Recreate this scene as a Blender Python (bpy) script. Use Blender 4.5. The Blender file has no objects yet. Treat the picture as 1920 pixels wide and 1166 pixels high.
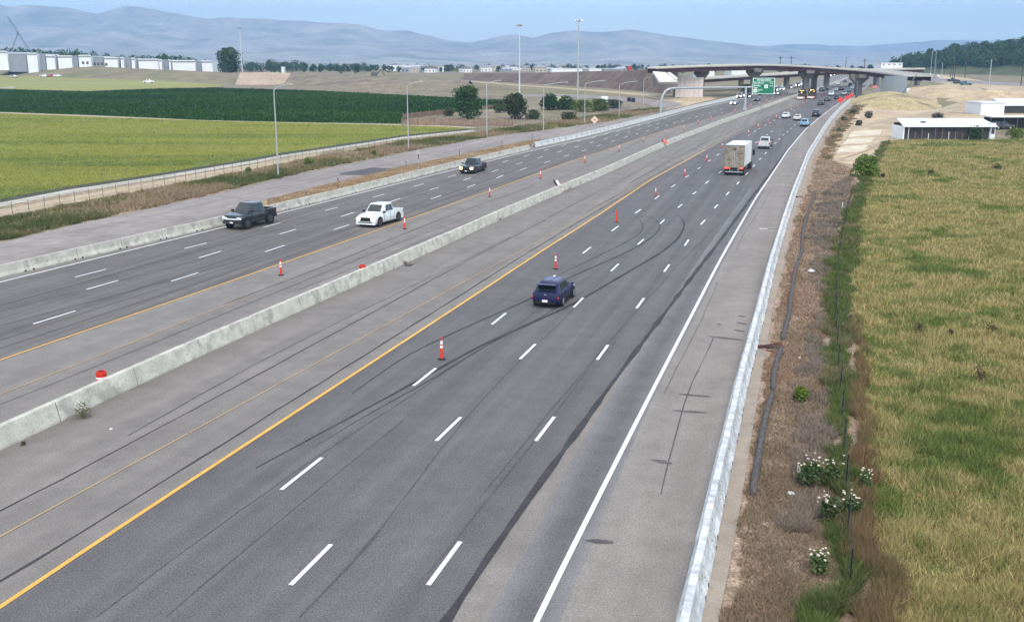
import bpy, bmesh, math, random
import numpy as np
from mathutils import Vector, Matrix
from mathutils.geometry import tessellate_polygon
random.seed(7)
S = bpy.context.scene
COL = S.collection

# ---------------------------------------------------------------- camera
F, YH, CAMH = 1840.0, 124.0, 14.5
PITCH = math.atan((540 - YH) / F)
cd = bpy.data.cameras.new('camera'); cam = bpy.data.objects.new('camera', cd); COL.objects.link(cam)
cd.sensor_width = 36; cd.lens = F / 1920 * 36; cd.shift_y = -43 / 1920
cd.clip_start = 0.5; cd.clip_end = 40000
cam.location = (0, 0, CAMH); cam.rotation_euler = (math.pi / 2 - PITCH, 0, 0)
S.camera = cam

# ---------------------------------------------------------------- sky, sun, exposure
SUN_EL, SUN_AZ = math.radians(50), math.radians(176)      # azimuth from +Y (view direction) towards +X
W = bpy.data.worlds.new('World'); S.world = W; W.use_nodes = True
nt = W.node_tree; nt.nodes.clear()
o_ = nt.nodes.new('ShaderNodeOutputWorld'); b_ = nt.nodes.new('ShaderNodeBackground')
sky = nt.nodes.new('ShaderNodeTexSky'); sky.sky_type = 'NISHITA'; sky.sun_disc = False
sky.sun_elevation = SUN_EL; sky.sun_rotation = SUN_AZ
sky.altitude = 800; sky.air_density = 1.2; sky.dust_density = 0.4; sky.ozone_density = 2.2
tc = nt.nodes.new('ShaderNodeTexCoord'); mp = nt.nodes.new('ShaderNodeMapping'); mp.inputs['Scale'].default_value = (2.2, 2.2, 26)
ns = nt.nodes.new('ShaderNodeTexNoise'); ns.inputs['Scale'].default_value = 1.6; ns.inputs['Detail'].default_value = 5
cr = nt.nodes.new('ShaderNodeValToRGB'); cr.color_ramp.elements[0].position = .43; cr.color_ramp.elements[1].position = .62
cr.color_ramp.elements[1].color = (.75, .75, .75, 1); cr.color_ramp.elements[0].color = (.16, .16, .16, 1)
mx = nt.nodes.new('ShaderNodeMixRGB'); mx.inputs[2].default_value = (7.0, 6.7, 6.1, 1)
nt.links.new(tc.outputs['Generated'], mp.inputs[0]); nt.links.new(mp.outputs[0], ns.inputs[0])
nt.links.new(ns.outputs[0], cr.inputs[0]); nt.links.new(cr.outputs[0], mx.inputs[0])
nt.links.new(sky.outputs[0], mx.inputs[1]); nt.links.new(mx.outputs[0], b_.inputs[0]); nt.links.new(b_.outputs[0], o_.inputs[0])
b_.inputs[1].default_value = 0.15
sl = bpy.data.lights.new('sun', 'SUN'); sl.energy = 1.5; sl.angle = math.radians(35); sl.color = (1, .90, .76)
so = bpy.data.objects.new('sun', sl); COL.objects.link(so)
sd = Vector((math.sin(SUN_AZ) * math.cos(SUN_EL), math.cos(SUN_AZ) * math.cos(SUN_EL), math.sin(SUN_EL)))
so.rotation_euler = sd.to_track_quat('Z', 'Y').to_euler()
S.view_settings.view_transform = 'Standard'; S.view_settings.look = 'None'
S.view_settings.exposure = 1.08; S.view_settings.gamma = 1; S.view_settings.use_curve_mapping = False
S.render.engine = 'CYCLES'; S.cycles.volume_bounces = 0; S.cycles.max_bounces = 5

# ---------------------------------------------------------------- ground profile and pixel -> world
YL = sorted(set(list(range(-80, 200, 5)) + list(range(200, 500, 10)) + list(range(500, 1000, 25)) + list(range(1000, 3001, 100)) + [3500, 4000, 5000, 6000, 8000, 12000]))
def h0(Y):
    if Y < 100: return 0.0
    if Y < 300: return 6e-5 * (Y - 100) ** 2
    return 2.4 + 8.1 * (1 - math.exp(-(Y - 300) / 337.0))
YA = np.array(YL, float); HA = np.array([h0(y) for y in YL])
def gh(Y): return float(np.interp(Y, YA, HA))
cp, sp = math.cos(PITCH), math.sin(PITCH)
def G(u, v, dz=0.0):
    t = math.tan(PITCH + math.atan((v - 540) / F))
    lo, hi = 4.0, 3400.0
    if CAMH - gh(hi) - dz - hi * t > 0: lo = hi
    else:
        for _ in range(48):
            m = (lo + hi) / 2
            if CAMH - gh(m) - dz - m * t > 0: lo = m
            else: hi = m
    Y = lo; z = gh(Y) + dz; d = Y * cp + (CAMH - z) * sp
    return Vector(((u - 960) / F * d, Y, z))
def P(u, v, Y):
    t = math.tan(PITCH + math.atan((v - 540) / F)); z = CAMH - Y * t
    d = Y * cp + (CAMH - z) * sp
    return Vector(((u - 960) / F * d, Y, z))
def ppm(p): return F / (p[1] * cp + (CAMH - p[2]) * sp)
def gz(x, y): return gh(y)

# ---------------------------------------------------------------- materials
def new_mat(name):
    m = bpy.data.materials.new(name); m.use_nodes = True; n = m.node_tree
    return m, n, n.nodes['Principled BSDF']
def lin(c):
    return tuple(((x / 255) / 12.92 if x <= 10 else (((x / 255) + .055) / 1.055) ** 2.4) for x in c)
MC = {}
def mat(name, col, rough=.7, metal=0, noise=.12, scale=3.0, spec=.3, emit=0, ecol=None, coat=0, bump=0):
    if name in MC: return MC[name]
    m, n, p = new_mat(name)
    p.inputs['Roughness'].default_value = rough; p.inputs['Metallic'].default_value = metal
    p.inputs['Specular IOR Level'].default_value = spec; p.inputs['Coat Weight'].default_value = coat
    if noise > 0:
        g = n.nodes.new('ShaderNodeNewGeometry'); t = n.nodes.new('ShaderNodeTexNoise')
        t.inputs['Scale'].default_value = scale; t.inputs['Detail'].default_value = 6
        r = n.nodes.new('ShaderNodeMapRange'); r.inputs[1].default_value = .3; r.inputs[2].default_value = .7
        r.inputs[3].default_value = 1 - noise; r.inputs[4].default_value = 1 + noise
        v = n.nodes.new('ShaderNodeMixRGB'); v.blend_type = 'MULTIPLY'; v.inputs[0].default_value = 1; v.inputs[1].default_value = (*col, 1)
        n.links.new(g.outputs['Position'], t.inputs['Vector']); n.links.new(t.outputs[0], r.inputs[0]); n.links.new(r.outputs[0], v.inputs[2])
        n.links.new(v.outputs[0], p.inputs['Base Color'])
        if bump:
            b = n.nodes.new('ShaderNodeBump'); b.inputs['Strength'].default_value = bump; b.inputs['Distance'].default_value = .02
            n.links.new(t.outputs[0], b.inputs['Height']); n.links.new(b.outputs[0], p.inputs['Normal'])
    else: p.inputs['Base Color'].default_value = (*col, 1)
    if emit:
        p.inputs['Emission Color'].default_value = (*(ecol or col), 1); p.inputs['Emission Strength'].default_value = emit
    MC[name] = m; return m

def surf(name, cols, scale=.12, grain=40, gcon=.35, rot=0.0, stretch=(1, 1), rough=.9, bump=.0, streak=None, mid=None, bdist=.05):
    """ground material: large patches of cols mixed by noise, fine grain on top, optional streaks along the road"""
    m, n, p = new_mat(name); N = n.nodes.new; L = n.links.new
    p.inputs['Roughness'].default_value = rough; p.inputs['Specular IOR Level'].default_value = .2
    g = N('ShaderNodeNewGeometry'); mp0 = N('ShaderNodeMapping'); mp0.inputs['Rotation'].default_value = (0, 0, rot)
    mpn = N('ShaderNodeMapping'); mpn.inputs['Scale'].default_value = (stretch[0], stretch[1], 1)
    L(g.outputs['Position'], mp0.inputs[0]); L(mp0.outputs[0], mpn.inputs[0])
    t = N('ShaderNodeTexNoise'); t.inputs['Scale'].default_value = scale; t.inputs['Detail'].default_value = 8; t.inputs['Roughness'].default_value = .62
    L(mpn.outputs[0], t.inputs['Vector'])
    r = N('ShaderNodeValToRGB'); e = r.color_ramp.elements
    k = len(cols); e[0].position = .36; e[0].color = (*cols[0], 1); e[1].position = .64; e[1].color = (*cols[-1], 1)
    for i in range(1, k - 1):
        x = e.new(.36 + .28 * i / (k - 1)); x.color = (*cols[i], 1)
    L(t.outputs[0], r.inputs[0]); out = r.outputs[0]
    def mul(src, fac_out, lo, hi, a=.3, b=.7):
        q = N('ShaderNodeMapRange'); q.inputs[1].default_value = a; q.inputs[2].default_value = b; q.inputs[3].default_value = lo; q.inputs[4].default_value = hi
        L(fac_out, q.inputs[0]); x = N('ShaderNodeMixRGB'); x.blend_type = 'MULTIPLY'; x.inputs[0].default_value = 1
        L(src, x.inputs[1]); L(q.outputs[0], x.inputs[2]); return x.outputs[0]
    t2 = N('ShaderNodeTexNoise'); t2.inputs['Scale'].default_value = grain; t2.inputs['Detail'].default_value = 3
    L(g.outputs['Position'], t2.inputs['Vector']); out = mul(out, t2.outputs[0], 1 - gcon, 1 + gcon)
    if mid:
        t3 = N('ShaderNodeTexNoise'); t3.inputs['Scale'].default_value = mid[0]; t3.inputs['Detail'].default_value = 5
        L(mpn.outputs[0], t3.inputs['Vector']); out = mul(out, t3.outputs[0], 1 - mid[1], 1 + mid[1])
    if streak:
        m1 = N('ShaderNodeMapping'); m1.inputs['Rotation'].default_value = (0, 0, streak[0])
        m2 = N('ShaderNodeMapping'); m2.inputs['Scale'].default_value = (streak[1], streak[2], 1)
        L(g.outputs['Position'], m1.inputs[0]); L(m1.outputs[0], m2.inputs[0])
        t4 = N('ShaderNodeTexNoise'); t4.inputs['Scale'].default_value = 1; t4.inputs['Detail'].default_value = 4
        L(m2.outputs[0], t4.inputs['Vector']); out = mul(out, t4.outputs[0], 1 - streak[3], 1 + streak[3])
    L(out, p.inputs['Base Color'])
    if bump:
        b = N('ShaderNodeBump'); b.inputs['Strength'].default_value = bump; b.inputs['Distance'].default_value = bdist
        L(t2.outputs[0], b.inputs['Height']); L(b.outputs[0], p.inputs['Normal'])
    MC[name] = m; return m
PSI = .285
RS = (PSI, 1.3, .012, .16)
M_asph_dark = surf('asphalt_lane', [(0.1109, 0.1066, 0.1084), (0.1267, 0.1215, 0.1205)], .25, 20, .42, streak=RS, mid=(1.2, .06), bump=.2)
M_asph_left = surf('asphalt_lane_left', [(0.1183, 0.11, 0.1059), (0.1387, 0.1294, 0.1222)], .25, 20, .38, streak=(PSI, 1.5, .012, .20), mid=(1.2, .06), bump=.2)
M_asph_mid = surf('asphalt_median_side', [(0.1754, 0.1613, 0.1482), (0.2041, 0.1882, 0.1718)], .25, 20, .34, streak=(PSI, .9, .01, .12), mid=(1, .06), bump=.2)
M_asph_sh = surf('asphalt_shoulder', [(0.2073, 0.1871, 0.1707), (0.2423, 0.2189, 0.1977)], .3, 20, .30, streak=(PSI, .8, .03, .10), mid=(1.1, .07), bump=.2)
M_asph_mid2 = surf('asphalt_wide_joint', [(0.1786, 0.1592, 0.1456), (0.2178, 0.195, 0.1771)], .3, 20, .30, streak=(PSI, 1.1, .02, .16), mid=(1.1, .07), bump=.2)
M_asph_side = surf('asphalt_side_road', [(0.2126, 0.1891, 0.1797), (0.271, 0.2418, 0.2247)], .2, 20, .20, streak=(PSI, .7, .02, .16), mid=(.8, .08))
M_ground = surf('ground_soil', [(.15, .125, .075), (.22, .185, .115), (.15, .15, .07)], .02, 1.5, .3, mid=(.15, .22))
M_verge = surf('verge_soil', [(.26, .185, .135), (.34, .25, .185), (.24, .19, .13)], .35, 9, .45, mid=(2.2, .3), bump=.5)
M_verge_l = surf('verge_left', [(0.228, 0.18, 0.1323), (0.3, 0.228, 0.1495), (0.156, 0.168, 0.0805)], .12, 5, .45, mid=(1.0, .35), bump=.5)
M_strip = surf('strip_grass', [(0.2625, 0.1836, 0.11), (0.315, 0.2322, 0.143)], .3, 6, .4, mid=(1.2, .25), bump=.5)
M_crop = surf('crop_field_leaf', [(0.1848, 0.1924, 0.0607), (0.2632, 0.2548, 0.081), (0.14, 0.1612, 0.0607)], .035, 3.0, .42, rot=-.25, stretch=(.35, 1.6), mid=(.6, .16), bump=.8, bdist=.3)
M_crop2 = surf('crop_far', [(.22, .23, .07), (.27, .26, .09)], .02, .6, .15, rot=-.2, stretch=(.3, 1.5), mid=(.1, .08))
M_dark = surf('crop_dark', [(.022, .066, .010), (.032, .084, .014)], .03, 1.2, .35, rot=.1, stretch=(.4, 1.6), mid=(.2, .15))
M_sand = surf('sand_track', [(.42, .34, .23), (.36, .29, .20)], .05, 1.5, .2, mid=(.3, .1))
M_gravel = surf('gravel_track', [(.38, .35, .30), (.44, .41, .35)], .1, 3, .2, mid=(.5, .1))
M_yard = surf('dirt_yard', [(0.3795, 0.2875, 0.198), (0.483, 0.3795, 0.242), (0.345, 0.2645, 0.187)], .06, 2, .25, mid=(.3, .15))
M_hay = surf('dry_mound_grass', [(.33, .26, .13), (.42, .34, .18), (.19, .165, .10)], .12, 2, .35, mid=(.5, .2))
M_pale = surf('pale_gravel', [(.50, .44, .33), (.58, .51, .39)], .1, 3, .15, mid=(.4, .14))
M_brown = surf('plowed_bank', [(.10, .072, .06), (.15, .11, .085)], .05, .8, .25, rot=.4, stretch=(2.2, .4), mid=(.2, .2))
M_greybank = surf('grey_bank', [(0.154, 0.126, 0.095), (0.22, 0.1785, 0.1235), (0.165, 0.1522, 0.095)], .05, .7, .3, mid=(.2, .22))
M_tan = surf('tan_bank', [(.36, .27, .19), (.42, .33, .24)], .05, .7, .2)
M_field = surf('field_soil', [(.17, .145, .06), (.25, .19, .09), (.12, .14, .05)], .09, 7, .4, mid=(.9, .25))
M_conc_strip = surf('concrete_strip', [(0.2782, 0.235, 0.1936), (0.3317, 0.285, 0.2332)], .5, 20, .18, mid=(1.5, .08))
M_mount = None
M_white_paint = surf('road_paint_white', [(.62, .64, .66), (.74, .76, .78)], 1.2, 30, .12)
M_yel_paint = surf('road_paint_yellow', [(.60, .33, .07), (.68, .40, .10)], .8, 30, .12)
M_yel_faint = surf('road_paint_worn', [(.33, .235, .14), (.42, .29, .16)], .5, 30, .25)
M_seal = surf('crack_seal', [(.040, .038, .042), (.058, .055, .060)], .6, 14, .25)
M_seal2 = surf('crack_seal_worn', [(.074, .073, .080), (.095, .093, .100)], .5, 8, .25)
M_skid = surf('tyre_rubber_mark', [(.034, .034, .038), (.058, .058, .063)], .5, 12, .3)
M_stain = surf('oil_stain', [(.085, .078, .076), (.12, .112, .11)], .8, 9, .25)
M_wheelpath = surf('polished_wheel_path', [(0.136, 0.1233, 0.1149), (0.1594, 0.1452, 0.1348)], .3, 22, .2)
M_conc = surf('concrete_barrier', [(0.386, 0.3846, 0.3346), (0.4825, 0.4717, 0.4095), (0.4182, 0.405, 0.3445)], .8, 14, .16, mid=(1.6, .20), bump=.2)
M_conc_w = surf('concrete_white', [(0.4422, 0.462, 0.4658), (0.5645, 0.5821, 0.5822)], 1.1, 16, .16, mid=(2.2, .24), bump=.2)
M_conc_g = surf('concrete_grey', [(.30, .29, .28), (.40, .39, .37)], .3, 6, .1, mid=(.8, .1))
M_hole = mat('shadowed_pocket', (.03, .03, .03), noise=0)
M_rust = mat('weathering_steel', (.060, .028, .030), .6, noise=.25, scale=.6)
M_steel = mat('galvanised_steel', (.42, .44, .45), .45, .5, noise=.08)
M_dsteel = mat('dark_painted_steel', (.10, .105, .11), .5, .3, noise=.08)
M_black = mat('black_plastic', (.012, .012, .013), .5, noise=0)
M_tyre = mat('tyre_rubber', (.018, .018, .019), .85, noise=.1)
M_rim = mat('alloy_rim', (.45, .46, .48), .3, .8, noise=0)
M_rim_dk = mat('dark_rim', (.10, .10, .105), .35, .6, noise=0)
M_glass = mat('car_glass', (.012, .018, .020), .06, 0, noise=0, spec=.8)
M_orange = mat('cone_orange', (.62, .045, .02), .5, noise=.08, scale=8)
M_white = mat('reflective_white', (.80, .78, .78), .4, noise=.04)
M_red = mat('tail_lamp_red', (.50, .015, .015), .3, noise=0)
M_redlit = mat('lit_tail_lamp', (.6, .03, .02), .3, noise=0, emit=1.6, ecol=(1, .06, .04))
M_headlit = mat('lit_headlamp', (.9, .9, .9), .2, noise=0, emit=14, ecol=(1, .97, .93))
M_headfar = mat('lit_headlamp_far', (.9, .9, .9), .2, noise=0, emit=9, ecol=(.95, .97, 1))
M_amber = mat('lit_amber_lamp', (1, .6, .2), .3, noise=0, emit=9, ecol=(1, .60, .16))
M_headoff = mat('headlamp_lens', (.65, .68, .70), .12, noise=0, spec=.8)
M_plate = mat('number_plate', (.72, .70, .72), .5, noise=0)
M_chrome = mat('chrome_trim', (.6, .6, .62), .15, 1, noise=0)
M_green = mat('sign_green', (.010, .16, .085), .5, noise=.04)
M_signwhite = mat('sign_white', (.75, .86, .80), .5, noise=0)
M_wood = mat('weathered_wood', (.22, .15, .11), .9, noise=.3, scale=2)
M_darkwood = mat('dark_wood_pole', (.05, .038, .032), .9, noise=.2, scale=2)
M_bark = mat('bark', (.085, .062, .045), .9, noise=.3, scale=5)
M_wall_w = mat('wall_white_panel', (.70, .72, .72), .7, noise=.05, scale=.3)
M_wall_g = mat('wall_grey_panel', (.24, .26, .30), .7, noise=.06, scale=.3)
M_roof = mat('roof_grey', (.25, .25, .26), .8, noise=.1)
M_roof_lt = mat('roof_pale_metal', (.62, .66, .70), .5, noise=.08, scale=.8)
M_metal_dk = mat('dark_corrugated_wall', (.045, .042, .045), .7, noise=.25, scale=1.5)
M_bag = mat('white_plastic_bag', (.75, .76, .74), .4, noise=.05)
M_redcloth = mat('pink_red_cloth', (.62, .20, .17), .7, noise=.1, scale=8)
M_mse = mat('cast_panel', (.56, .50, .47), .8, noise=.10, scale=.6)

# ---------------------------------------------------------------- object helpers
def link(name, me, m=None, parent=None, kind=None, label=None, cat=None, group=None):
    o = bpy.data.objects.new(name, me); COL.objects.link(o)
    if m is not None and me is not None and not me.materials: me.materials.append(m)
    if parent is not None: o.parent = parent
    tag(o, label, cat, group, kind); return o
def tag(o, label=None, cat=None, group=None, kind=None):
    if label: o['label'] = label
    if cat: o['category'] = cat
    if group: o['group'] = group
    if kind: o['kind'] = kind
    return o
def thing(name, label, cat, loc, rz=0, group=None):
    o = bpy.data.objects.new(name, None); COL.objects.link(o); o.location = loc; o.rotation_euler = (0, 0, rz)
    o.empty_display_size = .3
    return tag(o, label, cat, group)
def copy_tree(o, parent=None):
    c = o.copy(); COL.objects.link(c); c.parent = parent
    for ch in list(o.children): copy_tree(ch, c)
    return c
class MB:
    def __init__(s): s.v = []; s.f = []; s.mi = []; s.cur = 0
    def add(s, vs, fs):
        b = len(s.v); s.v += [tuple(x) for x in vs]; s.f += [tuple(b + i for i in q) for q in fs]; s.mi += [s.cur] * len(fs); return s
    def box(s, x0, x1, y0, y1, z0, z1, M=None, tx=0, ty=0):
        vs = [(x0, y0, z0), (x1, y0, z0), (x1, y1, z0), (x0, y1, z0), (x0 + tx, y0 + ty, z1), (x1 - tx, y0 + ty, z1), (x1 - tx, y1 - ty, z1), (x0 + tx, y1 - ty, z1)]
        if M is not None: vs = [M @ Vector(q) for q in vs]
        return s.add(vs, [(0, 3, 2, 1), (4, 5, 6, 7), (0, 1, 5, 4), (1, 2, 6, 5), (2, 3, 7, 6), (3, 0, 4, 7)])
    def tube(s, a, b, r0, r1=None, n=8, cap=True):
        r1 = r0 if r1 is None else r1; a, b = Vector(a), Vector(b); d = (b - a).normalized()
        x = d.orthogonal().normalized(); y = d.cross(x); vs = []
        for c, r in ((a, r0), (b, r1)):
            for i in range(n):
                t = 2 * math.pi * i / n; vs.append(c + (x * math.cos(t) + y * math.sin(t)) * r)
        fs = [(i, (i + 1) % n, n + (i + 1) % n, n + i) for i in range(n)]
        if cap: fs += [tuple(range(n - 1, -1, -1)), tuple(range(n, 2 * n))]
        return s.add(vs, fs)
    def path(s, pts, r, n=8):
        for i in range(len(pts) - 1):
            ra = r[i] if isinstance(r, list) else r; rb = r[i + 1] if isinstance(r, list) else r
            s.tube(pts[i], pts[i + 1], ra, rb, n)
        return s
    def lathe(s, prof, n=16, c=(0, 0, 0), axis='z'):
        vs = []; c = Vector(c)
        for r, z in prof:
            for i in range(n):
                t = 2 * math.pi * i / n
                q = (r * math.cos(t), r * math.sin(t), z) if axis == 'z' else (r * math.cos(t), z, r * math.sin(t))
                vs.append(c + Vector(q))
        fs = []
        for k in range(len(prof) - 1):
            for i in range(n):
                q = (k * n + i, k * n + (i + 1) % n, (k + 1) * n + (i + 1) % n, (k + 1) * n + i)
                fs.append(q if axis == 'z' else q[::-1])
        fs += [tuple(range(n - 1, -1, -1)), tuple(range((len(prof) - 1) * n, len(prof) * n))]
        return s.add(vs, fs)
    def loft(s, rings, closed=True, caps=True):
        n = len(rings[0]); vs = [p for r in rings for p in r]; fs = []
        for k in range(len(rings) - 1):
            for i in range(n if closed else n - 1):
                fs.append((k * n + i, k * n + (i + 1) % n, (k + 1) * n + (i + 1) % n, (k + 1) * n + i))
        if caps: fs += [tuple(range(n - 1, -1, -1)), tuple(range((len(rings) - 1) * n, len(rings) * n))]
        return s.add(vs, fs)
    def mesh(s, name='mesh', fix=False):
        me = bpy.data.meshes.new(name); me.from_pydata(s.v, [], s.f)
        if any(s.mi): me.polygons.foreach_set('material_index', s.mi)
        if fix:
            bm = bmesh.new(); bm.from_mesh(me); bmesh.ops.recalc_face_normals(bm, faces=bm.faces); bm.to_mesh(me); bm.free()
        me.update(); return me
    def obj(s, name, m, parent=None, smooth=False, fix=False, **kw):
        me = s.mesh(name, fix)
        if isinstance(m, (list, tuple)):
            for q in m: me.materials.append(q)
            m = None
        if smooth:
            me.polygons.foreach_set('use_smooth', [True] * len(me.polygons))
            me.set_sharp_from_angle(angle=math.radians(38))
        return link(name, me, m, parent, **kw)

def cut_levels(bm, y0, y1):
    for y in YL:
        if y0 < y < y1:
            bmesh.ops.bisect_plane(bm, geom=bm.verts[:] + bm.edges[:] + bm.faces[:], plane_co=(0, y, 0), plane_no=(0, 1, 0), dist=1e-4)
def sheet_w(name, poly, dz, m, parent=None, **kw):
    """flat polygon given by world (x,y) corners, draped on the ground profile"""
    bm = bmesh.new(); vs = [bm.verts.new((p[0], p[1], 0)) for p in poly]
    for t in tessellate_polygon([[Vector((p[0], p[1], 0)) for p in poly]]):
        try: bm.faces.new([vs[i] for i in t])
        except ValueError: pass
    ys = [p[1] for p in poly]; cut_levels(bm, min(ys), max(ys))
    for v in bm.verts: v.co.z = gh(v.co.y) + dz
    for f in bm.faces:
        if f.normal.z == 0: f.normal_update()
    bmesh.ops.recalc_face_normals(bm, faces=bm.faces)
    if bm.faces and sum(f.normal.z * f.calc_area() for f in bm.faces) < 0: bmesh.ops.reverse_faces(bm, faces=bm.faces)
    me = bpy.data.meshes.new(name); bm.to_mesh(me); bm.free()
    if parent is None: kw.setdefault('kind', 'structure')
    return link(name, me, m, parent, **kw)
def GW(pts): return [tuple(G(u, v)[:2]) for u, v in pts]
def sheet(name, uv, dz, m, extra=(), **kw): return sheet_w(name, GW(uv) + list(extra), dz, m, **kw)
def resample(pts, step):
    out = [pts[0]]; 
    for a, b in zip(pts, pts[1:]):
        d = math.hypot(b[0] - a[0], b[1] - a[1]); n = max(1, int(d / step))
        for i in range(1, n + 1): out.append((a[0] + (b[0] - a[0]) * i / n, a[1] + (b[1] - a[1]) * i / n))
    return out
def smooth_pts(pts, step=3.0, it=6):
    q = resample(pts, step)
    for _ in range(it):
        q = [q[0]] + [((a[0] + 2 * b[0] + c[0]) / 4, (a[1] + 2 * b[1] + c[1]) / 4) for a, b, c in zip(q, q[1:], q[2:])] + [q[-1]]
    return q
def ribbon_bm(bm, pts, w, dz):
    pv = None
    ws = w if isinstance(w, (list, tuple)) else [w] * len(pts)
    for i, p in enumerate(pts):
        a = pts[max(i - 1, 0)]; b = pts[min(i + 1, len(pts) - 1)]
        dx, dy = b[0] - a[0], b[1] - a[1]; L = math.hypot(dx, dy) or 1
        nx, ny = dy / L * ws[i] / 2, -dx / L * ws[i] / 2
        cv = (bm.verts.new((p[0] - nx, p[1] - ny, 0)), bm.verts.new((p[0] + nx, p[1] + ny, 0)))
        if pv: bm.faces.new((pv[0], pv[1], cv[1], cv[0]))
        pv = cv
def ribbons(name, lines, dz, m, inc=0.0, **kw):
    V, Fc = [], []
    for k, (pts, w) in enumerate(lines):
        bm = bmesh.new(); ribbon_bm(bm, pts, w, dz); ys = [v.co.y for v in bm.verts]; cut_levels(bm, min(ys), max(ys)); bm.verts.index_update(); b = len(V)
        for v in bm.verts: V.append((v.co.x, v.co.y, gh(v.co.y) + dz + k * inc))
        for f in bm.faces: Fc.append([b + v.index for v in f.verts])
        bm.free()
    me = bpy.data.meshes.new(name); me.from_pydata(V, [], Fc); me.update()
    kw.setdefault('kind', 'structure')
    return link(name, me, m, **kw)
def back(pts, Y):
    """extend a world polyline behind its first point along the road direction to the given Y"""
    x, y = pts[0]; t = math.tan(PSI - .012)
    return [(x - (y - Y) * t, Y)] + list(pts)
def along(pts, s):
    for a, b in zip(pts, pts[1:]):
        d = math.hypot(b[0] - a[0], b[1] - a[1])
        if s <= d: return (a[0] + (b[0] - a[0]) * s / d, a[1] + (b[1] - a[1]) * s / d), math.atan2(b[1] - a[1], b[0] - a[0])
        s -= d
    return None, 0
def plen(pts): return sum(math.hypot(b[0] - a[0], b[1] - a[1]) for a, b in zip(pts, pts[1:]))

# ---------------------------------------------------------------- terrain, hills
def build_ground():
    xs = sorted(set(list(range(-1500, 1501, 60)) + [-9000, -6000, -4000, -2500, 2500, 4000, 6000, 9000, 200, 230, 260, 290]))
    vs = []; fs = []
    for y in YL:
        for x in xs:
            vs.append((x, y, gh(y) - (0 if y < 3600 else 0)))
    n = len(xs)
    for j in range(len(YL) - 1):
        for i in range(n - 1): fs.append((j * n + i, j * n + i + 1, (j + 1) * n + i + 1, (j + 1) * n + i))
    me = bpy.data.meshes.new('ground'); me.from_pydata(vs, [], fs); me.update()
    return link('ground', me, M_ground, kind='structure')
build_ground()

def vnoise(x, y, seed=0):
    def hsh(i, j):
        q = np.sin(i * 127.1 + j * 311.7 + seed * 74.7) * 43758.5453; return q - np.floor(q)
    xi, yi = np.floor(x), np.floor(y); fx, fy = x - xi, y - yi; fx = fx * fx * (3 - 2 * fx); fy = fy * fy * (3 - 2 * fy)
    return (hsh(xi, yi) * (1 - fx) + hsh(xi + 1, yi) * fx) * (1 - fy) + (hsh(xi, yi + 1) * (1 - fx) + hsh(xi + 1, yi + 1) * fx) * fy
def fbm(x, y, o=5, seed=0):
    s = 0; a = .5
    for k in range(o): s = s + a * vnoise(x * 2 ** k, y * 2 ** k, seed + k); a *= .5
    return s
def ridged(x, y, o=5, seed=0):
    s = 0; a = .5
    for k in range(o): s = s + a * (1 - np.abs(2 * vnoise(x * 2 ** k, y * 2 ** k, seed + k) - 1)); a *= .5
    return s

def mountains(name, prof, Y0, Y1, m, nu=640, nt_=100, amp=1.0, seed=3):
    us = np.linspace(-900, 2900, nu); pu = [p[0] for p in prof]; pv = [p[1] for p in prof]
    vv = np.interp(us, pu, pv) + (fbm(us / 22.0, us * 0 + .5, 4, 9) - .5) * 4
    t = np.linspace(0, 1.35, nt_)
    U, T = np.meshgrid(us, t)
    Y = Y0 + (Y1 - Y0) * T
    zr = CAMH + (YH - vv) / F * Y1 / cp * 1.0
    ZR = np.interp(U, us, zr)
    X = (U - 960) / F * Y / cp * 1.0
    base = h0(3000)
    k = np.clip(T, 0, 1)
    shape = k ** 1.25
    R = ridged(X / 900.0, Y / 1500.0, 5, seed); R2 = ridged(X / 300.0, Y / 700.0, 5, seed + 5)
    env = np.sin(np.pi * k) ** .7
    Z = base - 3 + (ZR - base) * shape * (1 - env * amp * (.62 - .5 * R) - env * .34 * (1 - R2))
    Z = np.where(T > 1, base + (ZR - base) * np.clip(1 - (T - 1) * 2.2, 0, 1), Z)
    vs = np.stack([X.ravel(), Y.ravel(), Z.ravel()], 1)
    fs = [(j * nu + i, j * nu + i + 1, (j + 1) * nu + i + 1, (j + 1) * nu + i) for j in range(nt_ - 1) for i in range(nu - 1)]
    me = bpy.data.meshes.new(name); me.from_pydata(vs.tolist(), [], fs); me.polygons.foreach_set('use_smooth', [True] * len(fs)); me.update()
    return link(name, me, m, kind='structure')
M_mount = surf('dry_hills', [(0.27, 0.24, 0.2), (0.36, 0.325, 0.28), (0.2, 0.19, 0.14)], .0014, .03, .2, mid=(.006, .3))
RIDGE = [(-900, 30), (-300, 12), (-60, 2), (0, 4), (60, 16), (76, 20), (102, 16), (160, 20), (190, 25), (228, 34), (258, 23), (285, 18), (330, 25), (380, 35), (425, 41), (450, 39), (530, 42), (600, 46), (690, 51), (720, 59), (745, 63), (775, 61), (800, 68), (850, 79), (885, 82), (940, 72), (960, 68), (998, 74), (1030, 66), (1070, 61), (1120, 65), (1165, 60), (1210, 66), (1240, 70), (1280, 76), (1330, 80), (1400, 90), (1425, 94), (1500, 97), (1640, 100), (1900, 100), (2900, 100)]
RIDGE2 = [(-900, 90), (1200, 96), (1380, 94), (1440, 88), (1480, 85), (1520, 88), (1570, 90), (1600, 88), (1660, 84), (1700, 80), (1740, 79), (1800, 80), (1880, 78), (2100, 84), (2900, 90)]
mountains('mountains', RIDGE, 3600, 6400, M_mount)
mountains('far_mountains', RIDGE2, 6900, 8600, M_mount, nt_=40, seed=13)

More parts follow.
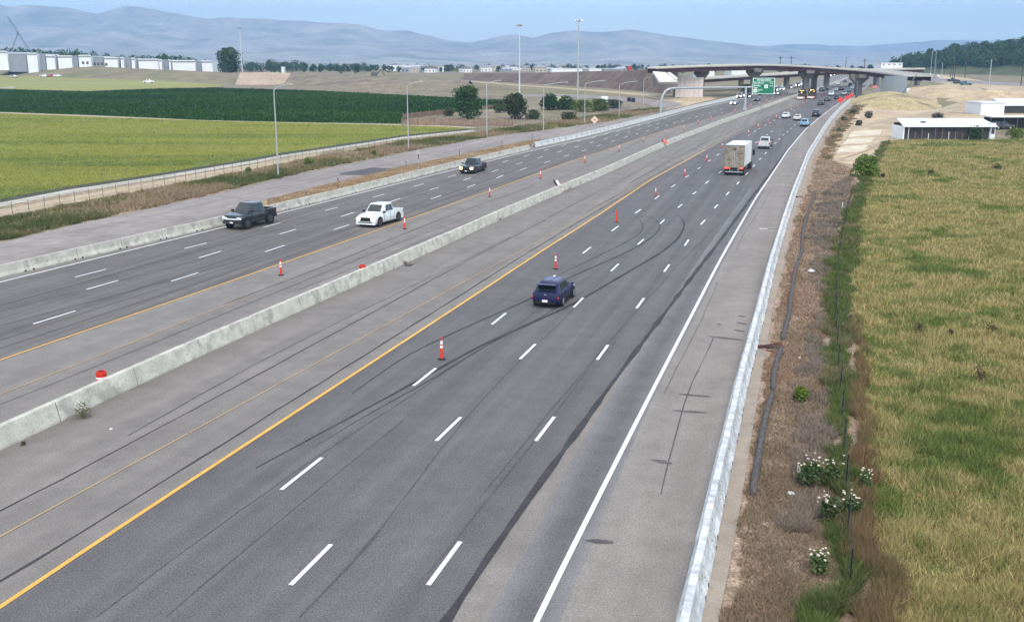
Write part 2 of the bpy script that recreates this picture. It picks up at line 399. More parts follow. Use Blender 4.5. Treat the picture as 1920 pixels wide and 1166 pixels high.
# haze: one closed box round camera and scene
hz = MB().box(-6200, 6200, -400, 12500, -1.2, 700)
hm = bpy.data.materials.new('haze'); hm.use_nodes = True; hn = hm.node_tree; hn.nodes.clear()
ho = hn.nodes.new('ShaderNodeOutputMaterial'); hv = hn.nodes.new('ShaderNodeVolumePrincipled')
hv.inputs['Color'].default_value = (.35, .63, 1.0, 1); hv.inputs['Density'].default_value = 1.8e-4; hv.inputs['Anisotropy'].default_value = 0.0
hn.links.new(hv.outputs[0], ho.inputs['Volume'])
hz.obj('haze', hm, kind='stuff', label='thin blue air haze over the valley')

# ---------------------------------------------------------------- lines measured on the road
W_LEFT = GW([(-120, 560), (0, 530), (160, 491.5), (319, 452.5), (413, 429), (505, 406.5), (640, 372.3), (780, 337), (880, 312.5), (980, 287.5), (1096, 262), (1196, 235.5), (1263, 217), (1300, 207), (1380, 188.5), (1440, 174.5), (1480, 163)])
Y_LEFT = GW([(-120, 718), (0, 677), (126, 633.3), (319, 568.3), (480, 512), (640, 456.7), (757, 415), (918.5, 358.7), (1057, 308), (1140, 281.4), (1163, 272.5), (1220, 254), (1280, 235.5)])
Y_LEFT2 = GW([(-120, 788), (0, 741.4), (133, 690), (263, 640), (319, 614), (411, 578), (470, 556)])
Y_RIGHT = GW([(-30, 1160), (90, 1079.7), (320, 927.5), (480, 822.5), (578, 760), (760, 640), (883, 560), (1020, 469), (1100, 419), (1218.8, 338.8), (1323.8, 281.4)])
Y_THIN = GW([(-120, 1072), (0, 1006.7), (200, 900), (480, 745), (760, 590.8), (815, 560), (1020, 448.3), (1078, 418), (1160, 368), (1240, 318), (1320, 277), (1380, 246)])
W_RIGHT = GW([(1007, 1160), (1048.7, 1079.7), (1084.2, 1008.3), (1122.5, 933.3), (1213.3, 753.3), (1313.3, 560.8), (1340, 506.7), (1372.3, 449.7), (1416.8, 372.5), (1441.9, 335.8), (1476.5, 283), (1510.3, 243), (1535.4, 222), (1560, 203), (1580, 190), (1600, 176), (1615, 163)])
MED_R = GW([(-140, 915), (0, 848), (225, 739), (350, 681), (603, 568), (639, 551), (859, 451), (938, 413), (1057, 361), (1140, 326), (1218.8, 288), (1280, 261.5), (1357, 231.5), (1402, 215.2), (1442.6, 200.3), (1491, 182.7), (1530, 170), (1560, 159), (1590, 148)])
RB_L = GW([(1265, 1160), (1288.6, 1079), (1324, 938.7), (1342, 854.7), (1361.4, 777), (1377.6, 709), (1397, 648), (1416, 581), (1433.3, 513), (1460.4, 427.5), (1481, 367), (1494, 336), (1510, 295), (1539.8, 246.5), (1555, 225), (1574, 205), (1595, 188)])
STRIP_R = GW([(1348, 1160), (1364.8, 1079), (1390.5, 938.8), (1411.5, 806), (1429, 699.6), (1449, 580), (1470.8, 496), (1487.5, 413), (1500, 377.5), (1512.5, 340), (1524, 303), (1553, 250), (1568, 229), (1586, 209), (1606, 190)])
SEAM_D = GW([(840, 1160), (886.7, 1079.7), (1003, 925), (1070, 826.7), (1123, 753), (1186.7, 668), (1253, 581.7), (1286.7, 533.3), (1340, 466.7), (1351.5, 451), (1397, 388), (1446.5, 323), (1470, 289)])
SEAM_1 = GW([(-120, 1021), (0, 962), (60, 932), (480, 707.6), (640, 620), (860, 500), (1100, 371.5), (1213, 313), (1298, 270.5), (1380, 236)])
SEAM_2 = GW([(-60, 1128), (28, 1079), (166, 994), (316.7, 900), (480, 795), (538, 760), (760, 619), (855, 560), (1020, 456), (1080, 420), (1238, 328), (1330, 278)])
ROAD_DIR = smooth_pts(MED_R, 8, 30)
def heading(Y):
    for a, b in zip(ROAD_DIR, ROAD_DIR[1:]):
        if a[1] <= Y <= b[1]: return math.atan2(b[1] - a[1], b[0] - a[0])
    a, b = (ROAD_DIR[0], ROAD_DIR[1]) if Y < ROAD_DIR[0][1] else (ROAD_DIR[-2], ROAD_DIR[-1])
    return math.atan2(b[1] - a[1], b[0] - a[0])

# ---------------------------------------------------------------- highway surfaces
HL = [(-150, 493), (0, 456.5), (150, 420), (325, 382.7), (480, 346.4), (578, 323), (780, 282.7), (918.5, 257.6), (1017.6, 245.8), (1140, 229), (1240, 210), (1330, 191), (1430, 170), (1480, 157), (1530, 146), (1580, 141)]
HRt = [(1650, 141), (1640, 153), (1625, 166), (1608, 190)]
left_w = back(GW(HL), -60); right_w = back(STRIP_R, -60)
sheet_w('highway', left_w + GW(HRt) + list(reversed(right_w)), .05, M_asph_mid)
sheet_w('right_lanes', back(Y_RIGHT, -60) + GW([(1380, 250), (1440, 221), (1500, 193), (1560, 163)]) + GW([(1612, 160)]) + list(reversed(back(W_RIGHT[:-1], -60)))[0:], .054, M_asph_dark)
sheet_w('lane_widening', back(SEAM_D, -60) + list(reversed(back([p for p in W_RIGHT if p[1] < SEAM_D[-1][1]], -60))), .058, M_asph_mid2)
sheet_w('right_shoulder', back(W_RIGHT[:-2], -60) + list(reversed(back(RB_L, -60))), .058, M_asph_sh)
sheet_w('left_lanes', back(W_LEFT, -60) + GW([(1478, 178), (1400, 203), (1345, 219)]) + list(reversed(back(Y_LEFT, -60))), .054, M_asph_left)
sheet_w('left_service_road', back(GW([(-150, 495), (0, 457.5), (150, 421), (325, 383.7), (480, 347.4), (578, 324), (780, 283.7), (918.5, 258.4), (1017.6, 246.4), (1140, 229.6), (1240, 213)]), -60) +
        GW([(1250, 216), (1190, 229), (1096, 248), (1030, 260), (1000, 264), (860, 292), (760, 312), (640, 341), (500, 377), (330, 424), (150, 470), (0, 508), (-150, 547)]) + [(back(W_LEFT, -60)[0][0] - 1.5, -60)], .056, M_asph_side)
sheet_w('concrete_gutter', back([(p[0], p[1]) for p in RB_L], -60) + list(reversed(right_w)), .062, M_conc_strip)
sheet('dry_grass_strip', [(1015, 262), (998, 263), (938, 274), (859, 291.5), (760, 311.5), (697, 327), (600, 349), (479, 382), (430, 398), (505, 396), (640, 365), (780, 331), (880, 306), (990, 279)], .07, M_strip)
sheet('dark_patch', [(636, 326), (700, 315), (748, 318), (700, 330), (640, 329)], .064, M_seal2)
for a, b in [((1180, 0), 0)][:0]: pass
# the wheel-polished dark band beside the right edge line
BAND = smooth_pts(back(GW([(985, 1160), (1028, 1079), (1060, 1000), (1110, 890), (1185, 740), (1270, 600), (1320, 510), (1375, 425), (1420, 356)]), -60))
for k_ in range(7):
    c_ = .168 - .009 * (k_ + 1); ribbons('polished_band', [(BAND, 1.9 - .25 * k_)], .0585 + .0006 * (k_ + 1), surf('polished_wheel_path_%d' % k_, [(c_, c_ * .97, c_ * .975), (c_ * 1.17, c_ * 1.14, c_ * 1.145)], .3, 20, .30, streak=(PSI, 1.1, .02, .10), mid=(1.1, .07)))

white = []; yel = []; faint = []
white.append((smooth_pts(back(W_RIGHT, -40), 4, 3), .17)); white.append((smooth_pts(back(W_LEFT, -40), 4, 2), .16))
yel.append((smooth_pts(back(Y_RIGHT, -40), 4, 3), .17)); yel.append((smooth_pts(back(Y_LEFT, -40), 4, 2), .14))
faint.append((smooth_pts(back(Y_THIN, -40), 4, 3), .085)); faint.append((smooth_pts(back(Y_LEFT2, -40), 4, 2), .10))
faint.append((smooth_pts(GW([(1323.8, 281.4), (1340, 273), (1380, 253), (1440, 224), (1500, 197)]), 4, 2), .12))
D1 = [((527.5, 920.8), (603.3, 860.5)), ((775.3, 725.5), (817.2, 692.5)), ((922.5, 610), (948.8, 588.7)), ((1025, 530.5), (1041.3, 517.5)), ((1092.8, 476.7), (1107.8, 464.7)), ((1147, 434.5), (1159.3, 425.4)), ((1191.1, 401.2), (1201.4, 393.9)), ((1227.7, 374.5), (1236.2, 368.1)), ((1258.4, 352.3), (1266.3, 347.1)), ((1284.5, 334), (1291.5, 330.1)), ((1307.8, 318.2), (1313.2, 314.8)), ((1326.7, 304), (1332.2, 301))]
D2 = [((545, 1100), (621.3, 1023.3)), ((818, 829), (864, 784.5)), ((975, 675.3), (1003.7, 647.2)), ((1075.6, 578.2), (1093.4, 560)), ((1145.8, 510), (1159.7, 496.3)), ((1195.8, 460), (1207, 449.7)), ((1237.6, 421), (1246.1, 413.1)), ((1271.3, 390.7), (1278.8, 384.4)), ((1299, 365.5), (1305.3, 360.6)), ((1322.4, 345.7), (1328.7, 340.4))]
D3 = [((803, 1100), (863, 1018.3)), ((1004.7, 829.2), (1039.2, 783.7)), ((1119.7, 676.7), (1140, 648.8)), ((1193.5, 579.8), (1207.5, 560.6)), ((1245, 511.3), (1255, 497.5)), ((1283.7, 462), (1291.3, 450.8))]
DA = [((140.8, 521.3), (199.2, 506.3)), ((345.8, 467.5), (387.5, 457)), ((494.2, 427.8), (525.8, 419.2)), ((609.2, 396.3), (633.3, 390)), ((699.6, 371.3), (721, 365.3)), ((775.9, 350.8), (794, 345.8)), ((839.8, 333.3), (855, 329)), ((942, 305.2), (953, 302))]
DB = [((162.5, 544.5), (222, 527.5)), ((373, 485), (414.7, 472.5)), ((524.2, 440.5), (555, 431.2)), ((639.4, 407.5), (664, 399.5)), ((731, 379.8), (750.3, 373.2)), ((805.6, 357.3), (823, 352.4)), ((869, 338.9), (883.2, 334.3)), ((922, 323.6), (934.4, 319)), ((968.6, 309.2), (979.3, 305.8))]
DC = [((62.5, 609.2), (141.3, 584.7)), ((321.3, 528.8), (371.7, 513)), ((496.7, 473.8), (533.3, 461.7)), ((625.9, 432.3), (654.6, 422.8)), ((727, 400), (748, 393)), ((808, 374.5), (827.4, 367.6)), ((875.5, 352.8), (891, 347.2)), ((931, 335), (944, 329.4))]
for d in D1 + D2 + D3 + DA + DB + DC:
    a, b = G(*d[0]), G(*d[1]); white.append(([(a.x, a.y), (b.x, b.y)], .15))
CEN = [[(1346, 291), (1404, 254.5), (1415.5, 247), (1424, 241.7), (1434.5, 235.8), (1443, 231), (1452, 226.7), (1462, 221.5), (1471, 217), (1480, 212.5), (1489, 208), (1497, 204)],
       [(1350, 324), (1418, 268), (1428, 260.5), (1438, 253.5), (1447, 247.5)],
       [(1318, 418), (1342.6, 388.3), (1364.4, 364), (1383.6, 344.4), (1400, 327), (1413.5, 312), (1425.3, 299), (1435.6, 288), (1444.5, 278.5), (1453.5, 269.5), (1461.4, 261.6), (1468.7, 254), (1476.5, 247.8), (1483, 241.7), (1490.4, 235.8), (1498, 230)],
       [(905, 315.5), (986.7, 293), (1025, 282), (1057, 273.7), (1086, 265.5), (1113, 258.7), (1136.7, 252), (1159, 246.7), (1179, 241), (1199, 236), (1216, 232.5), (1232, 228), (1247.5, 223.3)],
       [(1013, 296), (1049, 285.5), (1081, 276), (1109, 268), (1135, 261), (1156.7, 254.5), (1178, 249), (1198, 243), (1217.5, 237.5), (1233, 233)],
       [(981, 318), (1026, 304.5), (1062, 293), (1095, 283), (1123, 274), (1149, 265.5), (1173, 258), (1194, 252), (1214, 246), (1232.5, 241), (1250, 236), (1265, 231), (1280, 227.5), (1293, 223), (1306, 219.7), (1318, 216), (1330, 212.5), (1341, 209.5), (1352, 206)]]
for row in CEN:
    for c in row:
        p = G(*c); hd = heading(p.y); dx, dy = math.cos(hd) * 1.5, math.sin(hd) * 1.5
        white.append(([(p.x - dx, p.y - dy), (p.x + dx, p.y + dy)], .15))
ribbons('white_lane_markings', white, .068, M_white_paint)
ribbons('yellow_lane_markings', yel, .068, M_yel_paint)
ribbons('worn_lane_markings', faint, .0676, M_yel_faint)
jig = lambda pts, a, w: ([(x + random.uniform(-a, a), y) for x, y in resample(pts, 1.6)], w)
def seam(pts, w, a=.03):
    q = resample(smooth_pts(pts, 4, 3), 1.3); wob = 0; out = []; ws = []
    for x, y in q:
        wob = wob * .8 + random.uniform(-a, a); out.append((x + wob, y)); ws.append(w * random.uniform(.6, 1.4))
    return (out, ws)
ribbons('sealed_joints', [seam(back(SEAM_D, -40), .27, .007), seam(SEAM_1, .055), seam(SEAM_2, .085)], .0669, M_seal, inc=5e-5)
def cs(pts): # smooth uv curve
    return smooth_pts(GW(pts), 1.0, 6)
hair = []
for poly, w in [([(180, 1160), (270, 1079), (560, 880), (760, 750), (1000, 590), (1180, 470)], .05), ([(310, 1160), (400, 1079), (620, 900), (760, 790)], .04), ([(640, 1079), (720, 1000), (770, 940), (800, 840), (940, 715), (1080, 575), (1180, 480), (1300, 380)], .05),
                ([(560, 1160), (632, 1079), (705, 1007)], .05), ([(900, 935), (960, 850), (1080, 720), (1175, 605), (1290, 480), (1370, 400)], .06), ([(800, 1079), (840, 1030), (912, 937), (980, 855), (1050, 770), (1140, 648)], .05), ([(240, 820), (480, 680), (760, 545), (960, 445)], .04),
                ([(0, 575), (160, 528), (320, 486), (470, 446), (640, 400), (900, 330)], .13), ([(0, 585), (190, 540), (320, 504), (620, 421)], .05), ([(0, 612), (200, 560), (340, 523), (700, 415), (1000, 325)], .12), ([(0, 640), (200, 572), (350, 527), (560, 462), (900, 352)], .07), ([(0, 655), (240, 575), (400, 524), (640, 440), (900, 357), (1000, 325)], .06),
                ([(420, 572), (560, 520), (640, 487), (760, 440), (810, 418), (880, 392), (1000, 350)], .09), ([(0, 760), (110, 718), (270, 653), (420, 590), (540, 540), (700, 475), (900, 400)], .05), ([(560, 545), (700, 490), (820, 440), (1000, 372), (1080, 342)], .06), ([(1180, 345), (1260, 300), (1330, 264), (1400, 236), (1460, 212)], .16), ([(1100, 398), (1190, 350), (1280, 300)], .12), ([(1080, 340), (1180, 297), (1280, 255), (1390, 213)], .05),
                ([(1245, 740), (1290, 660), (1320, 590), (1345, 530)], .035), ([(1240, 930), (1255, 870), (1262, 800), (1275, 745), (1315, 690), (1338, 635)], .05), ([(1380, 470), (1400, 430), (1425, 395), (1450, 350)], .04)]:
    hair.append(seam(GW(poly), w, .04))
ribbons('pavement_cracks', hair, .0650, M_seal2, inc=5e-5)
sk = [(cs([(480, 880), (600, 815), (740, 740), (900, 650), (1070, 575), (1180, 510), (1240, 475), (1268, 453), (1282, 432), (1284, 418), (1278, 408), (1270, 404)]), .22),
      (cs([(660, 740), (760, 668), (880, 612), (1000, 560), (1060, 525), (1190, 468), (1225, 445), (1239, 430), (1238, 418), (1225, 407), (1198, 404)]), .14),
      (cs([(1040, 520), (1110, 487), (1185, 450), (1205, 436), (1207, 424), (1200, 412), (1192, 406)]), .08),
      (cs([(590, 840), (700, 772), (800, 720), (900, 655), (1000, 605), (1100, 545)]), .07)]
for s_ in range(len(sk)):
    pts, w = sk[s_]; n = len(pts); sk[s_] = (pts, [w * min(1, .25 + 3 * i / n, .4 + 3 * (n - 1 - i) / n) for i in range(n)])
ribbons('tyre_skid_marks', sk, .0672, M_skid, inc=5e-5)
def blob(name, uv, m, dz=.066):
    q = [(u + random.uniform(-1, 1), v + random.uniform(-.8, .8)) for u, v in uv]
    return sheet(name, q, dz, m)
st = []
for a, b, w in [((1326, 632), (1395, 640), .30), ((1272, 741), (1333, 746), .26), ((1262, 772), (1325, 776), .24), ((1220, 864), (1260, 872), .18), ((1096, 1016), (1150, 1020), .2), ((1344, 609), (1352, 611), .3), ((1376, 620), (1396, 624), .3), ((1380, 606), (1400, 610), .22), ((1384, 594), (1397, 596), .2), ((1455, 351), (1480, 353), .15)]:
    p, q = G(*a), G(*b); st.append((resample([(p.x, p.y), (q.x, q.y)], .12), None))
st2 = []
for pts, _ in st:
    n = len(pts); st2.append((pts, [.03 + .26 * math.sin(math.pi * (i + .4) / (n + .3)) ** .8 * random.uniform(.75, 1.2) for i in range(n)]))
ribbons('oil_stains', st2, .0662, M_stain, inc=5e-5)
dr = thing('drain_inlet', 'long concrete drain inlet slot beside the white right barrier', 'drain', G(1440, 429.5, .066))
b0 = G(1424, 429.5, .066); b1 = G(1459, 429.5, .066)
L_ = b1.x - b0.x; dr.location = b0
MB().box(0, L_, -.45, .45, 0, .012).obj('frame', M_conc_g, dr); MB().box(L_ * .42, L_, -.18, .18, .012, .02).obj('slot', M_hole, dr)
for u, v, w, l in [(767, 497, .5, .7), (1141, 323, .3, 1.4), (1280, 261, .3, 1.5)]:
    p = G(u, v, .066); d_ = thing('drain_grate', {767: 'dark drain grate nearest the camera at the foot of the median wall', 1141: 'second dark drain grate along the foot of the median wall', 1280: 'farthest dark drain grate at the foot of the median wall'}[u], 'drain grate', p, heading(p.y), 'grates beside the median wall')
    MB().box(-l / 2, l / 2, -w / 2, w / 2, 0, .012).obj('frame', M_seal, d_)
    for k in range(6): MB().box(-l / 2 + .05 + k * (l - .1) / 6, -l / 2 + .09 + k * (l - .1) / 6, -w / 2 + .03, w / 2 - .03, .012, .03).obj('bar', M_dsteel, d_)

# ---------------------------------------------------------------- fields, tracks and bare ground
sheet_w('right_verge', GW([(1606, 190), (1586, 209), (1568, 229), (1553, 250), (1524, 303), (1512.5, 340), (1500, 377.5), (1487.5, 413), (1470.8, 496), (1449, 580), (1429, 699.6), (1411.5, 806), (1390.5, 938.8), (1364.8, 1079), (1348, 1160)]) + [(right_w[0][0], -60), (40, -60), (40, 20)] +
        GW([(1660, 1160), (1650, 1080), (1640, 980), (1625, 860), (1610, 700), (1605, 560), (1612, 460), (1622, 380), (1640, 320), (1668, 264), (1700, 232), (1690, 190)]), .02, M_verge)
sheet('field', [(1662, 1240), (1652, 1160), (1642, 1080), (1635, 980), (1622, 860), (1606, 700), (1600, 560), (1608, 460), (1618, 380), (1638, 320), (1668, 264), (1760, 263), (1920, 262), (2300, 262)], .03, M_field, extra=[(160, -60), (10, -60)])
sheet('dirt_yard', [(1548, 300), (1560, 268), (1582, 233), (1640, 226), (1700, 218), (1760, 206), (1815, 188), (1850, 168), (1815, 158), (1740, 152), (1700, 150), (1760, 140), (1830, 150), (1960, 170), (1960, 220), (1880, 228), (1705, 232), (1690, 240), (1690, 264), (1668, 268), (1640, 300), (1615, 312), (1580, 306)], .035, M_yard)
sheet('tan_bank_ground', [(1572, 232), (1592, 212), (1612, 194), (1640, 178), (1700, 166), (1752, 160), (1760, 206), (1700, 218), (1640, 227), (1582, 236)], .033, M_yard)
sheet('haul_road', [(1590, 240), (1615, 230), (1680, 220), (1750, 208), (1800, 192), (1822, 176), (1790, 162), (1720, 148), (1745, 146), (1830, 162), (1862, 178), (1820, 202), (1760, 218), (1690, 226), (1640, 232), (1600, 244)], .045, M_sand)
for k, q in enumerate([[(1592, 252), (1604, 246), (1655, 244), (1648, 254), (1590, 258)], [(1585, 262), (1640, 258), (1632, 268), (1578, 272)], [(1576, 276), (1628, 272), (1620, 284), (1568, 288)]]):
    sheet('pale_gravel_pad', q, .055, M_pale)
CROP = [(-400, 470), (0, 374), (125, 351), (250, 333.5), (375, 313.5), (480, 296), (530, 287), (755, 254), (880, 241.5), (840, 238), (700, 234.5), (550, 231.5), (380, 227), (200, 221), (100, 217), (0, 213), (-400, 200)]
sheet('crop_field', CROP, .05, M_crop)
sheet('ditch', [(-400, 478), (0, 381), (125, 357), (250, 338.5), (375, 318), (480, 301), (530, 291.5), (755, 257.5), (885, 244), (880, 241.5), (755, 254), (530, 287), (480, 296), (375, 313.5), (250, 333.5), (125, 351), (0, 374), (-400, 470)], .04, mat('ditch_weeds', (.055, .06, .035), .95, noise=.5, scale=1.5))
sheet('canal_track', [(-400, 488), (0, 388.5), (125, 364.5), (250, 344), (375, 323.5), (480, 306), (530, 296), (755, 261), (892, 247), (885, 244), (755, 257.5), (530, 291.5), (480, 301), (375, 318), (250, 338.5), (125, 357), (0, 381), (-400, 478)], .045, M_gravel)
sheet('left_verge', [(-400, 488), (0, 388.5), (125, 364.5), (250, 344), (375, 323.5), (480, 306), (530, 296), (755, 261), (892, 247), (960, 236), (1060, 222), (1160, 208), (1230, 200), (1240, 210), (1140, 229), (1017.6, 245.8), (918.5, 257.6), (780, 282.7), (578, 323), (480, 346.4), (325, 382.7), (150, 420), (0, 456.5), (-400, 556)], .02, M_verge_l)
sheet('sandy_bank_track', [(-400, 500), (0, 393), (250, 347), (480, 308), (600, 286), (600, 293), (480, 317), (250, 360), (0, 408), (-400, 520)], .03, M_sand)
sheet('dark_crop_field', [(-500, 160), (0, 168), (110, 171), (165, 172), (290, 167), (400, 165), (600, 171), (760, 179), (860, 184), (985, 191), (985, 200), (950, 204), (900, 206), (830, 213), (765, 222), (754, 233), (560, 231), (380, 227), (180, 218), (0, 211.5), (-500, 196)], .05, M_dark)
sheet('field_path', [(-400, 200), (0, 213.5), (100, 217.5), (200, 221.5), (380, 227.5), (550, 232), (700, 235), (840, 238.5), (880, 242), (900, 240), (840, 236.5), (754, 233.5), (560, 230.5), (380, 226.2), (180, 217.5), (0, 211), (-400, 195)], .056, M_sand)
sheet('far_crop_field', [(-500, 146), (0, 141.5), (200, 149), (330, 154), (420, 159.5), (400, 164), (290, 166), (165, 171), (110, 170), (0, 167), (-500, 159)], .05, M_crop2)
sheet('grey_field_edge', [(420, 159.5), (560, 160), (760, 170), (880, 176), (985, 184), (985, 190), (860, 183.5), (760, 178.5), (600, 170.5), (400, 164.5)], .04, M_greybank)
sheet('tan_track', [(560, 141), (700, 146), (860, 150.5), (960, 158.5), (1100, 168), (1200, 175), (1262, 184), (1310, 187), (1310, 191), (1250, 190), (1200, 180), (1100, 171), (960, 160.5), (860, 152.5), (700, 147.8), (560, 142.5)], .06, M_sand)
sheet('orange_dirt', [(1240, 200), (1262, 187), (1290, 182), (1330, 182), (1345, 186), (1300, 196), (1250, 207)], .062, M_yard)
sheet('ramp_road', [(960, 178), (1040, 177), (1120, 180), (1200, 184), (1262, 191), (1282, 196), (1262, 204), (1236, 208), (1225, 203), (1215, 195), (1120, 186), (1030, 182), (960, 182)], .064, M_asph_side)
sheet('scrub_ground', [(985, 184), (1200, 186), (1215, 196), (1225, 203), (1160, 212), (1060, 225), (960, 237), (760, 236), (754, 233), (765, 222), (830, 213), (900, 206), (985, 200)], .03, M_greybank)
sheet('side_street', [(1700, 150), (1740, 146), (1800, 150), (1920, 157), (1980, 161), (1980, 166), (1860, 160), (1780, 154), (1720, 154)], .06, M_asph_side)
sheet('off_ramp', [(1618, 184), (1640, 168), (1660, 150), (1690, 147), (1700, 152), (1690, 166), (1660, 177), (1630, 184)], .06, M_asph_mid)

# raised ground: embankments and mounds built as meshes standing on the ground
def mound(name, cu, cv, half, hgt, m, ang=0.0, seed=1, pw=1.5, n=26, sink=.4, rough=.25, flat=False):
    c = G(cu, cv); vs = []; fs = []
    for j in range(n):
        for i in range(n):
            a = -1 + 2 * i / (n - 1); b = -1 + 2 * j / (n - 1)
            r = max(abs(a), abs(b)) if flat else math.hypot(a, b)
            r2 = min(1, r); k = (1 - r2 ** pw) if not flat else min(1, (1 - r2) * 3.0)
            lx, ly = a * half[0], b * half[1]
            x = c.x + lx * math.cos(ang) - ly * math.sin(ang); y = c.y + lx * math.sin(ang) + ly * math.cos(ang)
            nz = float(fbm(np.float64(x / half[1] * 1.7 + 50), np.float64(y / half[1] * 1.7 + 90), 4, seed)) - .45
            z = gh(y) - sink + (hgt + sink) * k * (1 + rough * nz * 2)
            vs.append((x, y, z))
    for j in range(n - 1):
        for i in range(n - 1): fs.append((j * n + i, j * n + i + 1, (j + 1) * n + i + 1, (j + 1) * n + i))
    me = bpy.data.meshes.new(name); me.from_pydata(vs, [], fs); me.polygons.foreach_set('use_smooth', [True] * len(fs)); me.update()
    return link(name, me, m, kind='structure')
def bank(name, uvb, uvt, Yoff, m, seed=2, top=30, rows=6, rough=.5, drop=.1):
    """embankment: foot on the ground along uvb, crest Yoff metres behind seen at uvt, level top behind"""
    n = 60; foot = [G(np.interp(i / n, np.linspace(0, 1, len(uvb)), [q[0] for q in uvb]), np.interp(i / n, np.linspace(0, 1, len(uvb)), [q[1] for q in uvb])) for i in range(n + 1)]
    vs = []; R = rows + 3
    for i, f in enumerate(foot):
        u = 960 + f.x * ppm(f); vt = np.interp(i / n, np.linspace(0, 1, len(uvt)), [q[1] for q in uvt]); ut = np.interp(i / n, np.linspace(0, 1, len(uvt)), [q[0] for q in uvt])
        c = P(ut, vt, f.y + Yoff)
        for k in range(rows + 1):
            t = k / rows; q = f.lerp(c, t); ridge = (float(fbm(np.float64(i * .9), np.float64(k * .6), 3, seed)) - .45) * rough * math.sin(math.pi * t)
            vs.append((q.x, q.y, q.z - (.5 if k == 0 else 0) + ridge))
        vs.append((c.x * (1 + top / c.y), c.y + top, c.z - drop)); vs.append((c.x, c.y + top + abs(Yoff), gh(c.y) - 1))
    fs = [(i * R + k, (i + 1) * R + k, (i + 1) * R + k + 1, i * R + k + 1) for i in range(n) for k in range(R - 1)]
    me = bpy.data.meshes.new(name); me.from_pydata(vs, [], fs); me.polygons.foreach_set('use_smooth', [True] * len(fs)); me.update()
    return link(name, me, m, kind='structure')
bank('raised_terrace', [(-400, 141), (0, 141), (200, 148), (420, 157), (560, 150)], [(-400, 108), (0, 116), (200, 126), (400, 137), (520, 140)], 90, M_ground, 3, top=400, rough=1.5)
bank('grey_embankment', [(530, 159), (700, 166), (800, 171), (880, 175)], [(545, 139), (700, 144.5), (800, 150), (880, 153)], 50, M_greybank, 4, top=40, rough=1.0)
bank('plowed_embankment', [(870, 151), (1000, 158), (1100, 164), (1180, 170), (1240, 176), (1262, 177)], [(870, 139), (1000, 138), (1100, 135), (1180, 133), (1215, 131), (1230, 131)], 50, M_brown, 5, top=60, rough=1.2)
bank('tan_embankment', [(440, 160), (500, 160), (545, 158)], [(450, 137), (500, 136), (545, 138)], 45, M_tan, 6, top=40)
mound('straw_mound', 1672, 193, (15, 42), 3.0, M_hay, -.25, 3)
mound('dirt_mound', 1780, 178, (16, 30), 4.0, M_yard, -.2, 5)
mound('dirt_mound', 1872, 190, (18, 14), 3.5, M_yard, 0, 8)
M_hill = mat('hill_scrub', (.075, .085, .04), .95, noise=.4, scale=.06)
bank('hillside', [(1640, 137), (1750, 139), (1850, 141), (2000, 146), (2500, 160)], [(1650, 122), (1700, 113), (1760, 106), (1830, 98), (1900, 90), (2000, 80), (2500, 60)], 190, M_hill, 7, top=300, rough=2, drop=45)

# ================================================================ PART 2: things
def lean(M): return M
# ---------------------------------------------------------------- concrete walls
def wall_run(name, label, cat, pts, seg, prof, m, gap=.03, phase=0.0, pockets=0, start=0.0, wobble=0.0, detail_to=1e9):
    """a wall of cast segments along a world polyline; each segment is a part"""
    t = thing(name, label, cat, (pts[0][0], pts[0][1], gh(pts[0][1])))
    o = Vector(t.location); L = plen(pts); s = phase; k = 0; MB.cnt = 0
    core = MB(); cr_ = []
    while s + seg < L:
        (a, _), (b, _) = along(pts, s + gap / 2), along(pts, s + seg - gap / 2)
        if k >= 290: break
        mb = MB(); d = Vector((b[0] - a[0], b[1] - a[1], 0)).normalized(); nrm = Vector((d.y, -d.x, 0)); ow = random.uniform(-wobble, wobble)
        rings = []
        for q in (a, b):
            z = gh(q[1]) + .05
            rings.append([Vector((q[0], q[1], z)) - o + nrm * (x + ow) + Vector((0, 0, zz)) for x, zz in prof])
        mb.loft(rings)
        cr_.append([Vector((a[0], a[1], gh(a[1]) + .05)) - o + nrm * (x * .86) + Vector((0, 0, zz * .955)) for x, zz in prof])
        so_ = mb.obj('barrier_segment', m, t, fix=True)
        if pockets and s < pockets:
            pk = MB()
            for e, base in ((.35, a), (seg - .35 - gap, a)):
                for zz, xx, w in ((.62, None, .05), (.30, None, .05), (.05, None, .16)):
                    # x on the face at that height
                    xs_ = np.interp(zz, [p[1] for p in prof[len(prof) // 2:]][::-1], [p[0] for p in prof[len(prof) // 2:]][::-1]) if False else None
                    for sgn in (1,):
                        fz = [p for p in prof if p[0] > 0]; fz.sort(key=lambda p: p[1])
                        fx = float(np.interp(zz, [p[1] for p in fz], [p[0] for p in fz])) + .004 + ow
                        c = Vector((a[0], a[1], gh(a[1]) + .05)) - o + d * e + nrm * fx + Vector((0, 0, zz))
                        pk.tube(c - nrm * .01, c + nrm * .006, w * .6, n=6)
            pk.obj('bolt_pocket', M_hole, so_, kind='stuff')
        s += seg; k += 1
    core.loft(cr_); core.obj('joint_core', M_seal2, t, fix=True)
    return t
JERSEY = [(-.30, 0), (-.30, .08), (-.18, .33), (-.10, .82), (.10, .82), (.18, .33), (.30, .08), (.30, 0)]
SINGLE = [(-.31, 0), (-.31, .08), (-.14, .84), (.14, .84), (.33, .08), (.33, 0)]
def offset(pts, d):
    out = []
    for i, p in enumerate(pts):
        a = pts[max(i - 1, 0)]; b = pts[min(i + 1, len(pts) - 1)]; L = math.hypot(b[0] - a[0], b[1] - a[1])
        out.append((p[0] + (b[1] - a[1]) / L * d, p[1] - (b[0] - a[0]) / L * d))
    return out
med = offset(smooth_pts(back(MED_R, -40), 4, 3), -.34)
